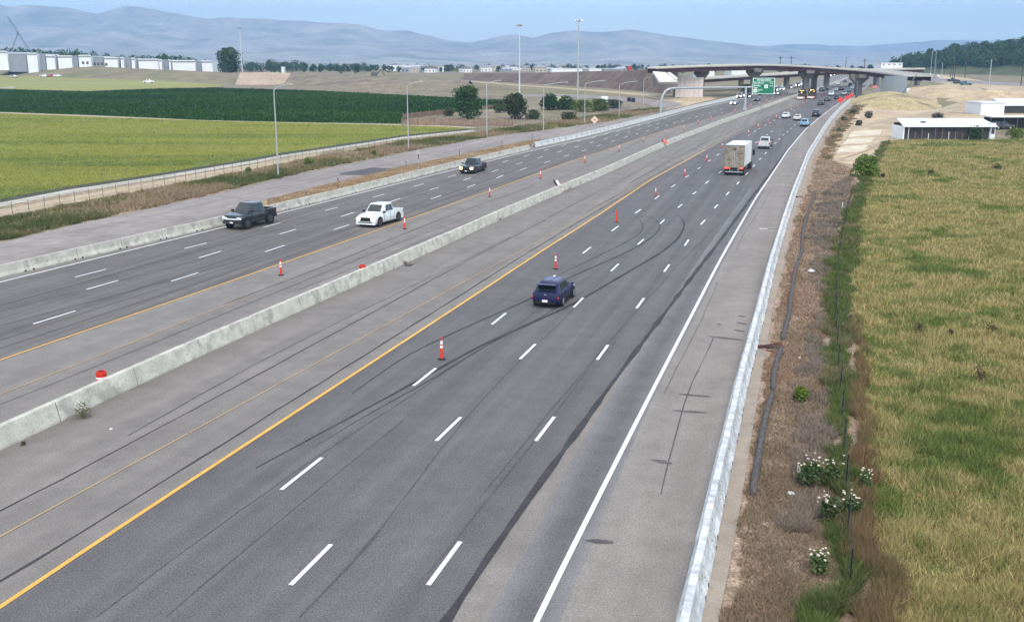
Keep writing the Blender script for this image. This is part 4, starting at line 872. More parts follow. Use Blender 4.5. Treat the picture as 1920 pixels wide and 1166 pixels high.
# ---------------------------------------------------------------- poles and signs
def light_pole(u, v, hgt, arm, label, up=.7, mono=None, grp='lamp posts along the left road', X=None):
    p = Vector(X) if X is not None else G(u, v, .02); t = thing('street_lamp', label, 'street lamp', p, 0, grp)
    MB().lathe([(.20, 0), (.20, .12), (.12, .16)], 10).obj('base', M_conc_g, t)
    q = MB(); q.tube((0, 0, .1), (0, 0, hgt), .115, .07, 10); q.obj('pole', M_steel, t, smooth=True)
    dx = math.cos(.1); dy = -.1
    ar = MB(); pts = [(0, 0, hgt - .05), (arm * .3 * dx, arm * .3 * dy, hgt + up * .45), (arm * .7 * dx, arm * .7 * dy, hgt + up * .85), (arm * dx, arm * dy, hgt + up)]
    ar.path(pts, [.055, .05, .045, .04], 8); ar.obj('arm', M_steel, t, smooth=True)
    hd_ = MB(); hd_.box(arm * dx - .1, arm * dx + .6, arm * dy - .13, arm * dy + .13, hgt + up - .06, hgt + up + .08, tx=.08, ty=.04); hd_.obj('lamp_head', M_conc_g, t)
light_pole(522, 332, 11.4, 2.0, 'galvanised lamp post rising over the crop field, nearest whole one')
light_pole(766, 281.5, 10.9, 2.2, 'second lamp post, in front of the dark green field')
light_pole(913, 257.5, 10.4, 2.4, 'third lamp post, just right of the round tree')
light_pole(1019, 245.5, 9.6, 4.6, 'lamp post with a long arm near the bushes left of the two tall masts')
light_pole(1096, 232.5, 9.3, 4.0, 'lamp post just left of the tan diamond sign')
light_pole(1160.5, 220, 8.4, 4.0, 'thin lamp post right of the tan diamond sign')
light_pole(1206, 201, 8.0, 1.2, 'far short lamp post by the ramp curve, left of the sign frame')
light_pole(0, 0, 11.9, 4.4, 'lamp arm reaching in from the left frame edge over the far field', X=(-49.9, 91, 0))
def mast(u, v, top, label, rings=True, lit=False):
    p = G(u, v, .02); s = ppm(p); hgt = (v - top) / s
    t = thing('high_mast', label, 'light mast', p, 0, 'high mast lights beyond the fields')
    q = MB(); q.tube((0, 0, 0), (0, 0, hgt), .30, .16, 10); q.obj('pole', M_steel if u > 1000 else mat('pale_mast', (.55, .57, .60), .5, .2, noise=.04), t, smooth=True)
    r = MB(); r.lathe([(.75, hgt - .15), (.85, hgt - .1), (.85, hgt), (.75, hgt + .02)], 14); r.obj('ring', M_dsteel, t)
    for k in range(6):
        a = k * math.pi / 3 + .2; l = MB(); l.lathe([(.20, -.35), (.34, -.15), (.30, .12), (.1, .2)], 8, (1.15 * math.cos(a) if lit else .95 * math.cos(a), (1.15 if lit else .95) * math.sin(a), hgt - .15)); l.obj('lamp_head', M_white if lit else M_conc_g, t)
mast(1083, 190, 43, 'tall mast with a cluster of white lamps, rising above the mountains at centre', lit=True)
mast(974, 175, 51, 'tall thin mast with a dark lamp ring left of the white lamp mast')
mast(455, 147, 56, 'pale thin mast beside the big dark tree')

def post(u, v, hgt, label, grp, m=M_dsteel):
    p = G(u, v, .02); t = thing('delineator_post', label, 'marker post', p, 0, grp)
    MB().box(-.035, .035, -.02, .02, 0, hgt).obj('post', m, t); MB().box(-.05, .05, -.035, -.02, hgt - .25, hgt).obj('reflector', M_black, t)
PL = [(206.6, 401, 'black marker post with a white top low in the left weeds'), (444, 352, 'black marker post at the weedy edge left of the first lamp post'), (584, 319.5, 'black marker post right of the first lamp post'), (634, 353, 'black marker post standing in the dry grass strip above the white pickup'), (693.6, 296, 'black marker post beyond the dark asphalt patch'), (761.6, 319, 'black marker post in the dry grass strip left of the small sign back'),
      (861.6, 297, 'black marker post in the dry grass strip above the dark lit pickup'), (941, 278, 'black marker post near the thin end of the grass strip'), (998, 262.5, 'black marker post at the very end of the grass strip'), (866, 266, 'black marker post on the verge under the round tree'), (949, 255, 'black marker post on the verge right of the third lamp post')]
for u, v, lb_ in PL: post(u, v, 1.25, lb_, 'black marker posts along the left road')
# small sign seen from behind
p = G(785, 318.5, .02); t = thing('small_sign', 'small pale sign on a thin post at the grass strip, seen from behind', 'sign', p, .25)
MB().tube((0, 0, 0), (0, 0, 2.6), .035, n=6).obj('post', M_steel, t)
MB().add([(-.38, .04, 2.25), (.38, .04, 2.25), (0, .04, 2.95), (-.38, .06, 2.25), (.38, .06, 2.25), (0, .06, 2.95)], [(0, 1, 2), (5, 4, 3), (0, 3, 4, 1), (1, 4, 5, 2), (2, 5, 3, 0)]).obj('sign_plate', M_conc_g, t); MB().box(-.05, .05, -.06, -.03, 1.5, 2.2).obj('reflector_strip', M_black, t)
p = G(1114.5, 238.5, .02); t = thing('diamond_sign', 'tan diamond shaped warning sign at the verge below the masts', 'sign', p, -.1)
for x in (-.0,): MB().box(x - .05, x + .05, -.03, .03, 0, 1.0).obj('post', M_steel, t)
r_ = .88; MB().add([(0, -.04, .75), (r_, -.04, .75 + r_), (0, -.04, .75 + 2 * r_), (-r_, -.04, .75 + r_), (0, -.07, .75), (r_, -.07, .75 + r_), (0, -.07, .75 + 2 * r_), (-r_, -.07, .75 + r_)], [(0, 3, 2, 1), (4, 5, 6, 7), (0, 1, 5, 4), (1, 2, 6, 5), (2, 3, 7, 6), (3, 0, 4, 7)]).obj('sign_plate', mat('diamond_tan', (.66, .50, .40), .6), t, fix=True)
MB().box(-.16, .16, -.085, -.07, 1.45, 1.85).obj('symbol', mat('symbol_brown', (.30, .16, .13), .6), t)
# fallen roll-up sign on the median wall, and a pink one further on
g0 = G(1057, 361); t = thing('fallen_sign', 'tilted white and dark folded sign leaning over the median wall', 'sign', (g0.x - .25, g0.y - .1, gh(g0.y) + .05), .2)
MB().add([(-1.05, 0, 1.45), (-.62, 0, 1.35), (.35, 0, .25), (.30, 0, -.02), (-.25, 0, .35), (-.9, 0, 1.05)], [(0, 1, 2, 3, 4, 5)]).obj('sign_back', M_black, t)
MB().box(-.75, .75, -.05, -.02, -.14, .14, M=Matrix.Translation((-.25, 0, .78)) @ Matrix.Rotation(.95, 4, 'Y')).obj('sign_panel', M_white, t)
MB().tube((.3, -.1, .05), (.75, -.1, .30), .03, n=6).obj('stand_leg', M_dsteel, t); MB().tube((-.3, .05, .8), (.15, .05, 1.2), .03, n=6).obj('brace', mat('brace_pink', (.5, .2, .2), .6), t)
g0 = G(1248, 276); t = thing('draped_sign', 'pink red cloth sign slumped over the far median wall', 'sign', (g0.x - .3, g0.y - .2, gh(g0.y) + .05), .3)
MB().box(-.65, .65, -.04, .0, -.30, .30, M=Matrix.Translation((.1, 0, 1.0)) @ Matrix.Rotation(.6, 4, 'Y')).obj('cloth', M_redcloth, t)
MB().tube((-.45, -.1, 0), (-.35, -.1, 1.5), .05, n=6).obj('post', M_dsteel, t); MB().tube((-.4, -.15, 1.2), (.3, -.15, .1), .04, n=6).obj('stand_leg', M_dsteel, t)

# overhead sign frame with the green guide sign
def overhead():
    c = G(1396.5, 207, .05); l = G(1238.5, 213, .05); t = thing('overhead_sign', 'grey overhead frame bent down at its left foot, carrying a green guide sign', 'overhead sign', c)
    o = Vector(c); s = ppm(c); ztop = (207 - 165) / s
    ll = Vector((l.x, l.y, l.z)) - o
    q = MB(); q.tube((0, 0, 0), (0, 0, ztop + .3), .38, .34, 14); q.obj('column', M_steel, t, smooth=True)
    MB().lathe([(.75, 0), (.75, .5), (.55, .6)], 14).obj('footing', M_conc_g, t)
    A = P(1263, 165.5, l.y + 2) - o; bend = [ll, ll.lerp(Vector((ll.x, ll.y, A.z)), .55)]
    z2 = A.z; pts = [ll, Vector((ll.x + .1, ll.y, ll.z + (z2 - ll.z) * .5)), Vector((ll.x + .5, ll.y + .1, ll.z + (z2 - ll.z) * .72)), Vector((ll.x + 1.3, ll.y + .3, ll.z + (z2 - ll.z) * .90)), Vector((ll.x + 2.6, ll.y + .6, z2 - .12)), Vector((ll.x + 4, ll.y + 1, z2)), Vector((0, 0, ztop)), Vector((9.2, 1.0, ztop + .2))]
    b = MB(); b.path(pts, [.34, .32, .30, .30, .30, .30, .28, .24], 12); b.obj('beam', M_steel, t, smooth=True)
    w, h = 41.5 / s, 30 / s; cx = (1428.5 - 1396.5) / s; y = -.45; zc = ztop + (165 - 162.8) / s
    sg = MB().box(cx - w / 2, cx + w / 2, y - .06, y, zc - h / 2, zc + h / 2).obj('sign_panel', M_green, t)
    br = MB(); e = .13
    for a in ((cx - w / 2 + .04, cx + w / 2 - .04, zc + h / 2 - .04 - e, zc + h / 2 - .04), (cx - w / 2 + .04, cx + w / 2 - .04, zc - h / 2 + .04, zc - h / 2 + .04 + e), (cx - w / 2 + .04, cx - w / 2 + .04 + e, zc - h / 2 + .17, zc + h / 2 - .17), (cx + w / 2 - .04 - e, cx + w / 2 - .04, zc - h / 2 + .17, zc + h / 2 - .17)):
        br.box(a[0], a[1], y - .072, y - .061, a[2], a[3])
    br.obj('border', M_signwhite, sg)
    def text(s_, x, z, size, m=M_signwhite, al='LEFT'):
        cu = bpy.data.curves.new('lettering', 'FONT'); cu.body = s_; cu.size = size; cu.align_x = al; cu.extrude = .01; cu.offset = .012
        ob = bpy.data.objects.new('tmp', cu); me = bpy.data.meshes.new_from_object(ob); bpy.data.objects.remove(ob)
        me.transform(Matrix.Translation((x, y - .085, z)) @ Matrix.Rotation(math.pi / 2, 4, 'X')); link('lettering', me, m, sg)
    x0 = cx - w / 2 + .35; zt = zc + h / 2
    text('Meridian EXITS', cx, zt - .78, .62, al='CENTER')
    MB().box(cx - w / 2 + .2, cx + w / 2 - .2, y - .072, y - .061, zt - 1.02, zt - .96).obj('divider', M_signwhite, sg)
    text('Ten Mile Rd', x0, zt - 1.62, .55); text('2', cx + w / 2 - 1.5, zt - 1.62, .55); text('1/2', cx + w / 2 - 1.05, zt - 1.60, .42)
    text('Meridian', x0, zt - 2.3, .55); text('4', cx + w / 2 - 1.5, zt - 2.4, .55); text('1/2', cx + w / 2 - 1.05, zt - 2.38, .42)
    text('Road', x0, zt - 2.9, .52); text('SOUTH', x0 + 1.15, zt - 3.5, .42); text('To', x0 + 1.15, zt - 4.0, .42)
    for (sx, sz, n_) in ((cx + .25, zt - 2.85, '69'), (x0, zt - 4.05, '55')):
        MB().box(sx, sx + .95, y - .074, y - .061, sz, sz + .95).obj('route_shield', M_signwhite, sg); text(n_, sx + .47, sz + .25, .55, M_black, 'CENTER')
overhead()
# red diamond signs and small posts by the right shoulder far ahead
for u, v, s_, lb_ in [(1575, 197, 1.0, 'red diamond work sign on the shoulder ahead of the barrier end'), (1588, 191, .9, 'red work sign behind the first red diamond'), (1596, 186, .8, 'smaller red work sign closest to the dark post')]:
    p = G(u, v, .06); t = thing('work_sign', lb_, 'sign', p, heading(p.y) - math.pi / 2, 'red work signs at the barrier end'); r_ = s_ * 1.0
    MB().add([(0, 0, .45), (r_, 0, .45 + r_), (0, 0, .45 + 2 * r_), (-r_, 0, .45 + r_), (0, .04, .45), (r_, .04, .45 + r_), (0, .04, .45 + 2 * r_), (-r_, .04, .45 + r_)], [(0, 3, 2, 1), (4, 5, 6, 7), (0, 1, 5, 4), (1, 2, 6, 5), (2, 3, 7, 6), (3, 0, 4, 7)]).obj('sign_cloth', mat('work_sign_red', (.70, .06, .035), .6), t, fix=True)
    for x in (-.6, .6): MB().tube((x, .1, 0), (0, .05, .6), .03, n=5).obj('stand_leg', M_dsteel, t)
p = G(1605, 189, .05); t = thing('sign_column', 'dark steel column at the far end of the white barrier', 'pole', p); q = MB(); q.tube((0, 0, 0), (0, 0, (189 - 153) / ppm(p)), .40, .34, 12); q.obj('column', M_dsteel, t, smooth=True); MB().lathe([(.7, 0), (.7, .3), (.5, .35)], 12).obj('base_plate', M_dsteel, t)

# ================================================================ PART 3: bridges, buildings, plants
# ---------------------------------------------------------------- overpass
def normals(pts):
    out = []
    for i in range(len(pts)):
        a = pts[max(i - 1, 0)]; b = pts[min(i + 1, len(pts) - 1)]; d = Vector((b.x - a.x, b.y - a.y, 0)).normalized(); n = Vector((-d.y, d.x, 0)); out.append(n if n.y > 0 else -n)
    return out
def sm3(pts, sub=4):
    out = []
    P_ = [pts[0]] + pts + [pts[-1]]
    for i in range(1, len(P_) - 2):
        p0, p1, p2, p3 = P_[i - 1], P_[i], P_[i + 1], P_[i + 2]
        for k in range(sub):
            t = k / sub; out.append(.5 * ((2 * p1) + (-p0 + p2) * t + (2 * p0 - 5 * p1 + 4 * p2 - p3) * t * t + (-p0 + 3 * p1 - 3 * p2 + p3) * t ** 3))
    out.append(pts[-1]); return out
def strip(pts, ns, prof, o):
    """loft a cross-section prof [(across, up)] along a 3D line"""
    mb = MB(); mb.loft([[p - o + n * a + Vector((0, 0, z)) for a, z in prof] for p, n in zip(pts, ns)]); return mb
def bridge(label, ctrl, width, girder_h, par_h, ngird=4):
    pts = sm3([P(*c) for c in ctrl]); ns = normals(pts); o = pts[len(pts) // 2].copy(); o.z = gh(o.y)
    t = thing('overpass_bridge', label, 'bridge', o)
    def bx(a0, a1, z0, z1): return [(a0, z0), (a1, z0), (a1, z1), (a0, z1)]
    strip(pts, ns, bx(0.05, width, -par_h - .28, -par_h), o).obj('deck', M_conc_g, t, fix=True)
    strip(pts, ns, bx(-.02, .28, -par_h + .003, 0), o).obj('parapet', mat('parapet_pale', (.52, .50, .45), .8, noise=.08), t, fix=True)
    strip(pts, ns, bx(width - .28, width + .02, -par_h + .003, 0), o).obj('parapet', MC['parapet_pale'], t, fix=True)
    for k in range(ngird):
        a = .9 + k * (width - 1.8) / (ngird - 1); z1 = -par_h - .285; z0 = z1 - girder_h
        strip(pts, ns, [(a - .22, z0), (a + .22, z0), (a + .22, z0 + .06), (a + .03, z0 + .08), (a + .03, z1 - .08), (a + .22, z1 - .04), (a + .22, z1), (a - .22, z1), (a - .22, z1 - .04), (a - .03, z1 - .08), (a - .03, z0 + .08), (a - .22, z0 + .06)], o).obj('girder', M_rust, t, fix=True)
    return t, pts, ns, o
ov, opts, ons, oo = bridge('long curved overpass with dark rust girders on grey hammerhead piers', [(1229, 126.0, 348), (1270, 124.3, 349), (1319, 122.6, 351), (1380, 121.2, 355), (1440, 120.3, 361), (1512, 123.0, 367), (1588, 128.5, 364), (1640, 133.5, 354), (1694, 140.5, 338)], 11.5, 1.45, .42)
def pier(t, o, u, Y, vtop, vbase, cap_w, col_w, depth=10.5):
    b = G(u, vbase); b = Vector((P(u, vtop, Y).x, Y + 5.5, gh(Y + 5.5) - .5)); ztop = P(u, vtop, Y).z
    H_ = ztop - b.z; w = cap_w; c = col_w; q = b - o
    mb = MB(); D = 1.1
    prof = [(-c, 0), (c, 0), (c, H_ - 3.4), (w, H_ - 1.5), (w, H_), (-w, H_), (-w, H_ - 1.5), (-c, H_ - 3.4)]
    mb.loft([[q + Vector((x, -D, z)) for x, z in prof], [q + Vector((x, D, z)) for x, z in prof]]); mb.obj('pier', mat('pier_concrete', (.17, .155, .15), .85, noise=.12, scale=.5), t, fix=True)
    MB().box(q.x - .5 * w, q.x + .5 * w, q.y - 5.0, q.y + 5.2, H_ + q.z - 1.3, H_ + q.z - .05).obj('pier_cap', MC['pier_concrete'], t)
pier(ov, oo, 1321, 354, 130.5, 181, 2.6, 1.0); pier(ov, oo, 1422, 359, 128.3, 178, 2.9, 1.1); pier(ov, oo, 1521, 367, 131.5, 170, 2.9, 1.0); pier(ov, oo, 1536, 373, 132, 168, 1.2, .8); pier(ov, oo, 1621, 358, 139.8, 174, 3.2, 1.1)
ov2, pts2, ns2, o2 = bridge('lower second bridge passing behind the overpass piers', [(1306, 147.2, 398), (1360, 144.0, 405), (1400, 141.5, 412), (1460, 138.3, 422), (1517, 135.0, 432), (1600, 131.0, 445), (1735, 127.5, 465)], 9, 1.1, .5, 3)
for u, Y, vt in [(1394, 412, 147.5), (1480, 428, 143.5), (1556, 442, 139), (1650, 455, 135), (1728, 466, 133.5)]:
    b = P(u, vt, Y) - o2; MB().box(b.x - .7, b.x + .7, b.y + 2, b.y + 6, gh(Y) - o2.z - .5, b.z + .6, tx=.0).obj('pier', M_tan if u < 1400 else MC['pier_concrete'], ov2)
# abutments: slope paving left, retaining wall, right abutment
t = thing('slope_paving', 'pale sloping concrete apron under the left end of the overpass', 'abutment', G(1250, 156)); o = Vector(t.location)
q = [P(1224, 134, 346), P(1248, 136, 346), P(1272, 153.5, 336), P(1237, 154, 334)]
mb = MB(); dn = Vector((0, 1.2, -.6)); mb.add([p - o for p in q] + [p - o + dn for p in q], [(0, 1, 2, 3), (7, 6, 5, 4), (0, 4, 5, 1), (1, 5, 6, 2), (2, 6, 7, 3), (3, 7, 4, 0)]); mb.obj('apron_slab', mat('apron', (.60, .60, .57), .8, noise=.08), t, fix=True)
q2 = [P(1251, 136, 346), P(1257, 136, 346), P(1271, 147, 338), P(1268, 150, 336)]
mb = MB(); mb.add([p - o for p in q2] + [p - o + dn for p in q2], [(0, 1, 2, 3), (7, 6, 5, 4), (0, 4, 5, 1), (1, 5, 6, 2), (2, 6, 7, 3), (3, 7, 4, 0)]); mb.obj('curb', MC['apron'], t, fix=True)
mb = MB(); a0 = P(1229, 132, 351) - o; mb.box(a0.x, a0.x + 8, a0.y, a0.y + 6, a0.z - 6, a0.z + .2); mb.obj('end_wall', MC['pier_concrete'], t)
wl, wr = G(1265.5, 183), G(1318, 183); Yw = wl.y
t = thing('retaining_wall', 'pale retaining wall of tall cast panels between the overpass and the ramp', 'wall', (wl.x, Yw, gh(Yw))); Lw = wr.x - wl.x
zt0 = P(1265, 142.5, Yw).z - gh(Yw); zt1 = P(1318, 147, Yw).z - gh(Yw)
MB().box(.1, Lw - .1, .16, 6, -.5, zt1 - .2).obj('fill', MC['pier_concrete'], t)
for i in range(6):
    x0 = Lw * i / 6 + .04; x1 = Lw * (i + 1) / 6 - .04; zt = (zt0 if i < 2 else zt1)
    for k in range(4): MB().box(x0, x1, 0, .15, zt * k / 4 + (.03 if k else -.4), zt * (k + 1) / 4 - .0).obj('panel', M_mse, t)
MB().box(-.05, Lw + .05, -.05, .2, zt1 + .003 if 0 else zt1 + .01, zt1 + .25).obj('coping', MC['apron'], t)
t = thing('bridge_abutment', 'blue grey abutment wall at the right end of the overpass', 'abutment', G(1688, 160)); o = Vector(t.location)
a0, a1 = P(1677, 143, 341) - o, P(1702, 143.5, 334) - o
mb = MB(); mb.add([(a0.x, a0.y, -1), (a1.x, a1.y, -1), (a1.x, a1.y, a1.z), (a0.x, a0.y, a0.z), (a0.x, a0.y + 12, -1), (a1.x, a1.y + 12, -1), (a1.x, a1.y + 12, a1.z), (a0.x, a0.y + 12, a0.z)], [(0, 1, 2, 3), (7, 6, 5, 4), (0, 4, 5, 1), (1, 5, 6, 2), (2, 6, 7, 3), (3, 7, 4, 0)]); mb.obj('front_wall', mat('abutment_blue', (.36, .40, .42), .8, noise=.08), t, fix=True)
MB().tube((a1.x - 2, a1.y - 1, -.6), (a1.x + 3, a1.y, a1.z + .6), .16, n=6).obj('stair_rail', M_dsteel, t)
# small clutter on the deck: equipment silhouettes
def block(name, label, cat, u, v, Y, w, h, d, m, group=None, parts=None, ground=False):
    p = P(u, v, Y) if not ground else G(u, v)
    t = thing(name, label, cat, p, 0, group); s_ = ppm(p); W_, H_ = w / s_, h / s_
    MB().box(-W_ / 2, W_ / 2, 0, d, -.3, H_ * .8, tx=.05).obj('body', m, t)
    MB().box(-W_ / 2 - .02, W_ / 2 + .02, -.1, d + .1, H_ * .8 + .003, H_, tx=.12, ty=.1).obj('top', parts or m, t)
    return t
# ---------------------------------------------------------------- warehouses on the terrace
def warehouse(label, blocks, Y=700):
    u0, u1 = blocks[0][0], blocks[-1][1]; c = P((u0 + u1) / 2, 125, Y); t = thing('warehouse', label, 'warehouse', (c.x, Y, c.z), 0, 'long warehouses on the terrace')
    o = Vector(t.location)
    lt = lambda u: np.interp(u, [0, 50, 150, 230, 300, 400], [97.5, 100.5, 105.5, 110.5, 113, 117]); lb_ = lambda u: np.interp(u, [0, 60, 150, 230, 300, 400], [115.5, 121.5, 127.5, 131, 133, 135.5])
    for a, b, dv, fwd, m, win in blocks:
        um = (a + b) / 2; A = P(a, lt(um) + dv, Y - fwd) - o; B = P(b, lb_(um), Y - fwd) - o
        bk = MB().box(A.x, B.x, -fwd, 30, B.z - 6, A.z).obj('wall_panel', m, t)
        MB().box(A.x - .15, B.x + .15, -fwd - .15, -fwd + .4, A.z + .003, A.z + .6).obj('coping', M_roof if m is M_wall_g else M_wall_w, t)
        if m is M_wall_w: MB().box(A.x - .05, B.x + .05, -fwd - .08, -fwd - .005, A.z - 1.1, A.z - .02).obj('top_band', M_wall_g, bk)
        for wu in win:
            w0 = P(wu - 2.2, 118.5, Y - fwd) - o; w1 = P(wu + 2.2, 118.5, Y - fwd) - o; zc = (A.z + B.z) / 2 - .6
            MB().box(w0.x, w1.x, -fwd - .12, -fwd - .01, zc - .9, zc + .9).obj('window', M_glass, bk)
    Lx = P(u0, 118, Y) - o; Rx = P(u1, 118, Y) - o
    return t
Wp, Gp = M_wall_w, M_wall_g
warehouse('leftmost warehouse with a white end and a low dull wall', [(-30, 15, 0, 2, Wp, []), (15, 50, 3.5, 0, Gp, [])])
warehouse('long warehouse of alternating white and grey panels with dark square windows', [(50, 71, 0, 4, Wp, []), (71, 86, 2, 0, Gp, []), (86, 104, 3, 2, Wp, []), (104, 108, 2, 0, Gp, []), (108, 136, 2, 2, Wp, []), (136, 147, 1, 0, Gp, []), (147, 172, -1, 4, Wp, [156, 164]), (172, 195, 1, 0, Gp, [177, 184, 191])])
warehouse('long warehouse of white and grey panels ending left of the big tree', [(195, 222, 0, 3, Wp, [199]), (222, 226, 0, 0, Gp, []), (226, 233, -1, 3, Wp, []), (233, 246, 1, 0, Gp, []), (246, 254, -1, 3, Wp, []), (254, 259, 1, 0, Gp, []), (259, 298, 0, 3, Wp, []), (298, 304, 0, 4, Wp, []), (304, 316, 1, 0, Gp, []), (316, 321, 0, 3, Wp, []), (323, 367, 0, 3, Wp, []), (367, 378, 1, 0, Gp, []), (378, 399, -1, 3, Wp, [])])
# crane beyond the warehouses
c0 = P(58, 100, 900); t = thing('crane', 'dark lattice crane boom leaning left above the warehouses', 'crane', c0); s_ = ppm(c0)
def lattice(a, b, w, n):
    mb = MB(); a, b = Vector(a), Vector(b); d = (b - a); nn = Vector((-d.z, 0, d.x)).normalized() * w; pr = None
    for i in range(n + 1):
        p = a + d * i / n; k = 1 if 0 < i < n else .3; l, r = p + nn * k, p - nn * k
        if pr: mb.tube(pr[0], l, .16, n=4); mb.tube(pr[1], r, .16, n=4); mb.tube(pr[0] if i % 2 else pr[1], r if i % 2 else l, .09, n=4)
        pr = (l, r)
    return mb
lattice((0, 0, 0), ((22 - 58) / s_, 0, (100 - 34) / s_), .7, 16).obj('boom', M_dsteel, t)
lattice(((20 - 58) / s_, 0, 0), ((39 - 58) / s_, 0, (100 - 61) / s_), .35, 9).obj('back_mast', M_dsteel, t)
MB().tube(((22 - 58) / s_, 0, (100 - 34) / s_), ((24.5 - 58) / s_, 0, (100 - 49) / s_), .08, n=4).obj('hook_line', M_dsteel, t)
MB().box(-4, 3, -2, 2, -12, 0).obj('cab', M_dsteel, t)

# ---------------------------------------------------------------- right side buildings
L0, R0 = G(1693, 263), G(1864, 263); Y0 = L0.y; Ls = R0.x - L0.x
t = thing('long_shed', 'long low shed with a pale metal roof and dark open front by the field', 'shed', (L0.x, Y0, gh(Y0)))
MB().box(.2, Ls - .5, .35, .5, 0, 2.5).obj('dark_front_wall', M_metal_dk, t)
MB().box(.2, Ls - .5, 5.6, 5.8, 0, 3.1).obj('back_wall', M_metal_dk, t)
MB().box(-.15, .12, -.1, 5.8, 0, 2.65).obj('end_wall', M_wall_w, t); MB().box(Ls - .9, Ls, -.1, 7.5, 0, 3.2).obj('end_wall', M_wall_w, t)
rf = MB(); rf.add([(-.3, -.35, 2.62), (Ls + .2, -.35, 2.62), (Ls + .2, 6.4, 3.75), (-.3 + 1.2, 6.4, 3.75), (-.3, -.35, 2.74), (Ls + .2, -.35, 2.74), (Ls + .2, 6.4, 3.87), (-.3 + 1.2, 6.4, 3.87)], [(0, 3, 2, 1), (4, 5, 6, 7), (0, 1, 5, 4), (1, 2, 6, 5), (2, 3, 7, 6), (3, 0, 4, 7)]).obj('roof', M_roof_lt, t)
MB().box(-.28, Ls + .18, -.42, -.36, 2.50, 2.66).obj('gutter', M_wall_w, t)
for k in range(13): MB().box(.9 + k * (Ls - 2) / 12, 1.0 + k * (Ls - 2) / 12, -.05, .05, 0, random.choice([2.5, 1.6, 1.3, 2.5])).obj('post', M_wood if k % 3 else M_wall_w, t)
MB().box(4.2, 5.0, 2.2, 2.8, 3.15, 3.45).obj('roof_vent', M_metal_dk, t); MB().box(Ls - .75, Ls - .15, -.16, -.11, 1.2, 2.4).obj('doorway', M_metal_dk, t)
def simple_building(name, label, u0, u1, vb, vt, depth, wall, roof, pitch=0.0, cat='building', win=0, Y=None, group=None):
    a = G(u0, vb) if Y is None else P(u0, vb, Y); s_ = ppm(a); w = (u1 - u0) / s_; h = (vb - vt) / s_
    t = thing(name, label, cat, a, 0, group)
    bd = MB().box(0, w, 0, depth, (-1.5 if Y is None or name == 'hillside_house' else gh(Y) - a.z - 1.5), h).obj('wall', wall, t)
    r = MB()
    if pitch: r.add([(-.3, -.3, h), (w + .3, -.3, h), (w + .3, depth + .3, h), (-.3, depth + .3, h), (-.3, depth / 2, h + pitch), (w + .3, depth / 2, h + pitch)], [(0, 1, 5, 4), (2, 3, 4, 5), (0, 4, 3), (1, 2, 5), (0, 3, 2, 1)])
    else: r.box(-.2, w + .2, -.2, depth + .2, h + .003, h + .25)
    r.obj('roof', roof, t)
    for k in range(win): MB().box(w * (k + .5) / win - .5, w * (k + .5) / win + .5, -.05, -.002, h * .35, h * .7).obj('window', M_glass, t)
    return t
simple_building('storage_container', 'white box container with vertical seams behind the long shed', 1838, 1882, 216, 194, 9, M_wall_w, M_roof_lt, cat='container')
simple_building('open_barn', 'barn with a blue grey curved looking roof at the right frame edge', 1882, 1960, 213, 199, 12, M_metal_dk, M_roof_lt, 1.8, cat='barn')
t = thing('canopy', 'white flat canopy over parked vehicles at the right edge', 'canopy', G(1856, 244)); s_ = ppm(t.location); w = 100 / s_
MB().box(0, w, 0, 4, 2.7, 2.95).obj('roof', M_wall_w, t)
for k in range(5): MB().box(k * w / 4 - .0, k * w / 4 + .12, .1, .22, 0, 2.7).obj('post', M_dsteel, t)
MB().box(.3, w, 3.6, 3.9, 0, 2.69).obj('back_wall', M_metal_dk, t)
for k, (u, v, pt, lb_) in enumerate([(1893, 240, PS, 'silver car parked under the white canopy'), (1915, 238, PK, 'black car parked at the right frame edge by the canopy'), (1878, 243, PG, 'dark trailer like car parked against the end of the long shed')]):
    vehicle('suv', lb_, 'car', u, v, True, pt, 'cars parked by the sheds', far=True, pos=G(u, v), hd=.1)
for k, (kd, u, v, pt, lb_) in enumerate([('suv', 1742, 143, PW, 'white car parked first in the line down the dirt track'), ('suv', 1756, 146.5, PS, 'silver car parked second in the line on the dirt track'), ('sedan', 1768, 149.5, PC, 'cream car parked third in the line on the dirt track'), ('pickup', 1787, 153, PK, 'black pickup parked in the middle of the line on the dirt'), ('pickup', 1798, 157.5, PG, 'dark grey pickup parked behind the black one'), ('pickup', 1811, 160, PT, 'dark teal pickup parked last in the line on the dirt')]):
    vehicle(kd, lb_, 'car' if kd != 'pickup' else 'pickup truck', u, v, True, pt, 'vehicles parked in a line on the dirt track', far=True, pos=G(u, v, .1), hd=-.5)
for k, (kd, u, v, Y, pt, lb_) in enumerate([('pickup', 82, 133, 640, PW, 'white pickup on the slope below the warehouses'), ('pickup', 97, 134, 640, PR, 'red truck on the slope below the warehouses'), ('suv', 107, 135, 640, PW, 'white car right of the red truck below the warehouses'), ('suv', 25, 132, 620, PS, 'silver car on the slope at the far left'), ('pickup', 278, 143, 500, PW, 'white truck in the dirt below the middle warehouse'), ('sedan', 310, 134.5, 660, PR, 'small red car parked at the right warehouse wall')]):
    g_ = P(u, v, Y); vehicle(kd, lb_, 'car' if kd != 'pickup' else 'pickup truck', u, v, True, pt, 'vehicles below the warehouses', far=True, pos=g_, hd=.1); bpy.context.scene.collection.objects[-1]
    o_l = [x for x in COL.objects if x.parent is None and x.get('label') == lb_][0]; o_l.location = g_
block('storage_box', 'pale green box among the bushes near the masts', 'container', 1046, 194, 0, 23, 11, 2.5, mat('box_green', (.40, .46, .25), .7), ground=True)
block('storage_box', 'white box standing alone right of the tallest mast', 'container', 1134, 193.5, 0, 12.5, 12, 2.5, M_wall_w, ground=True)
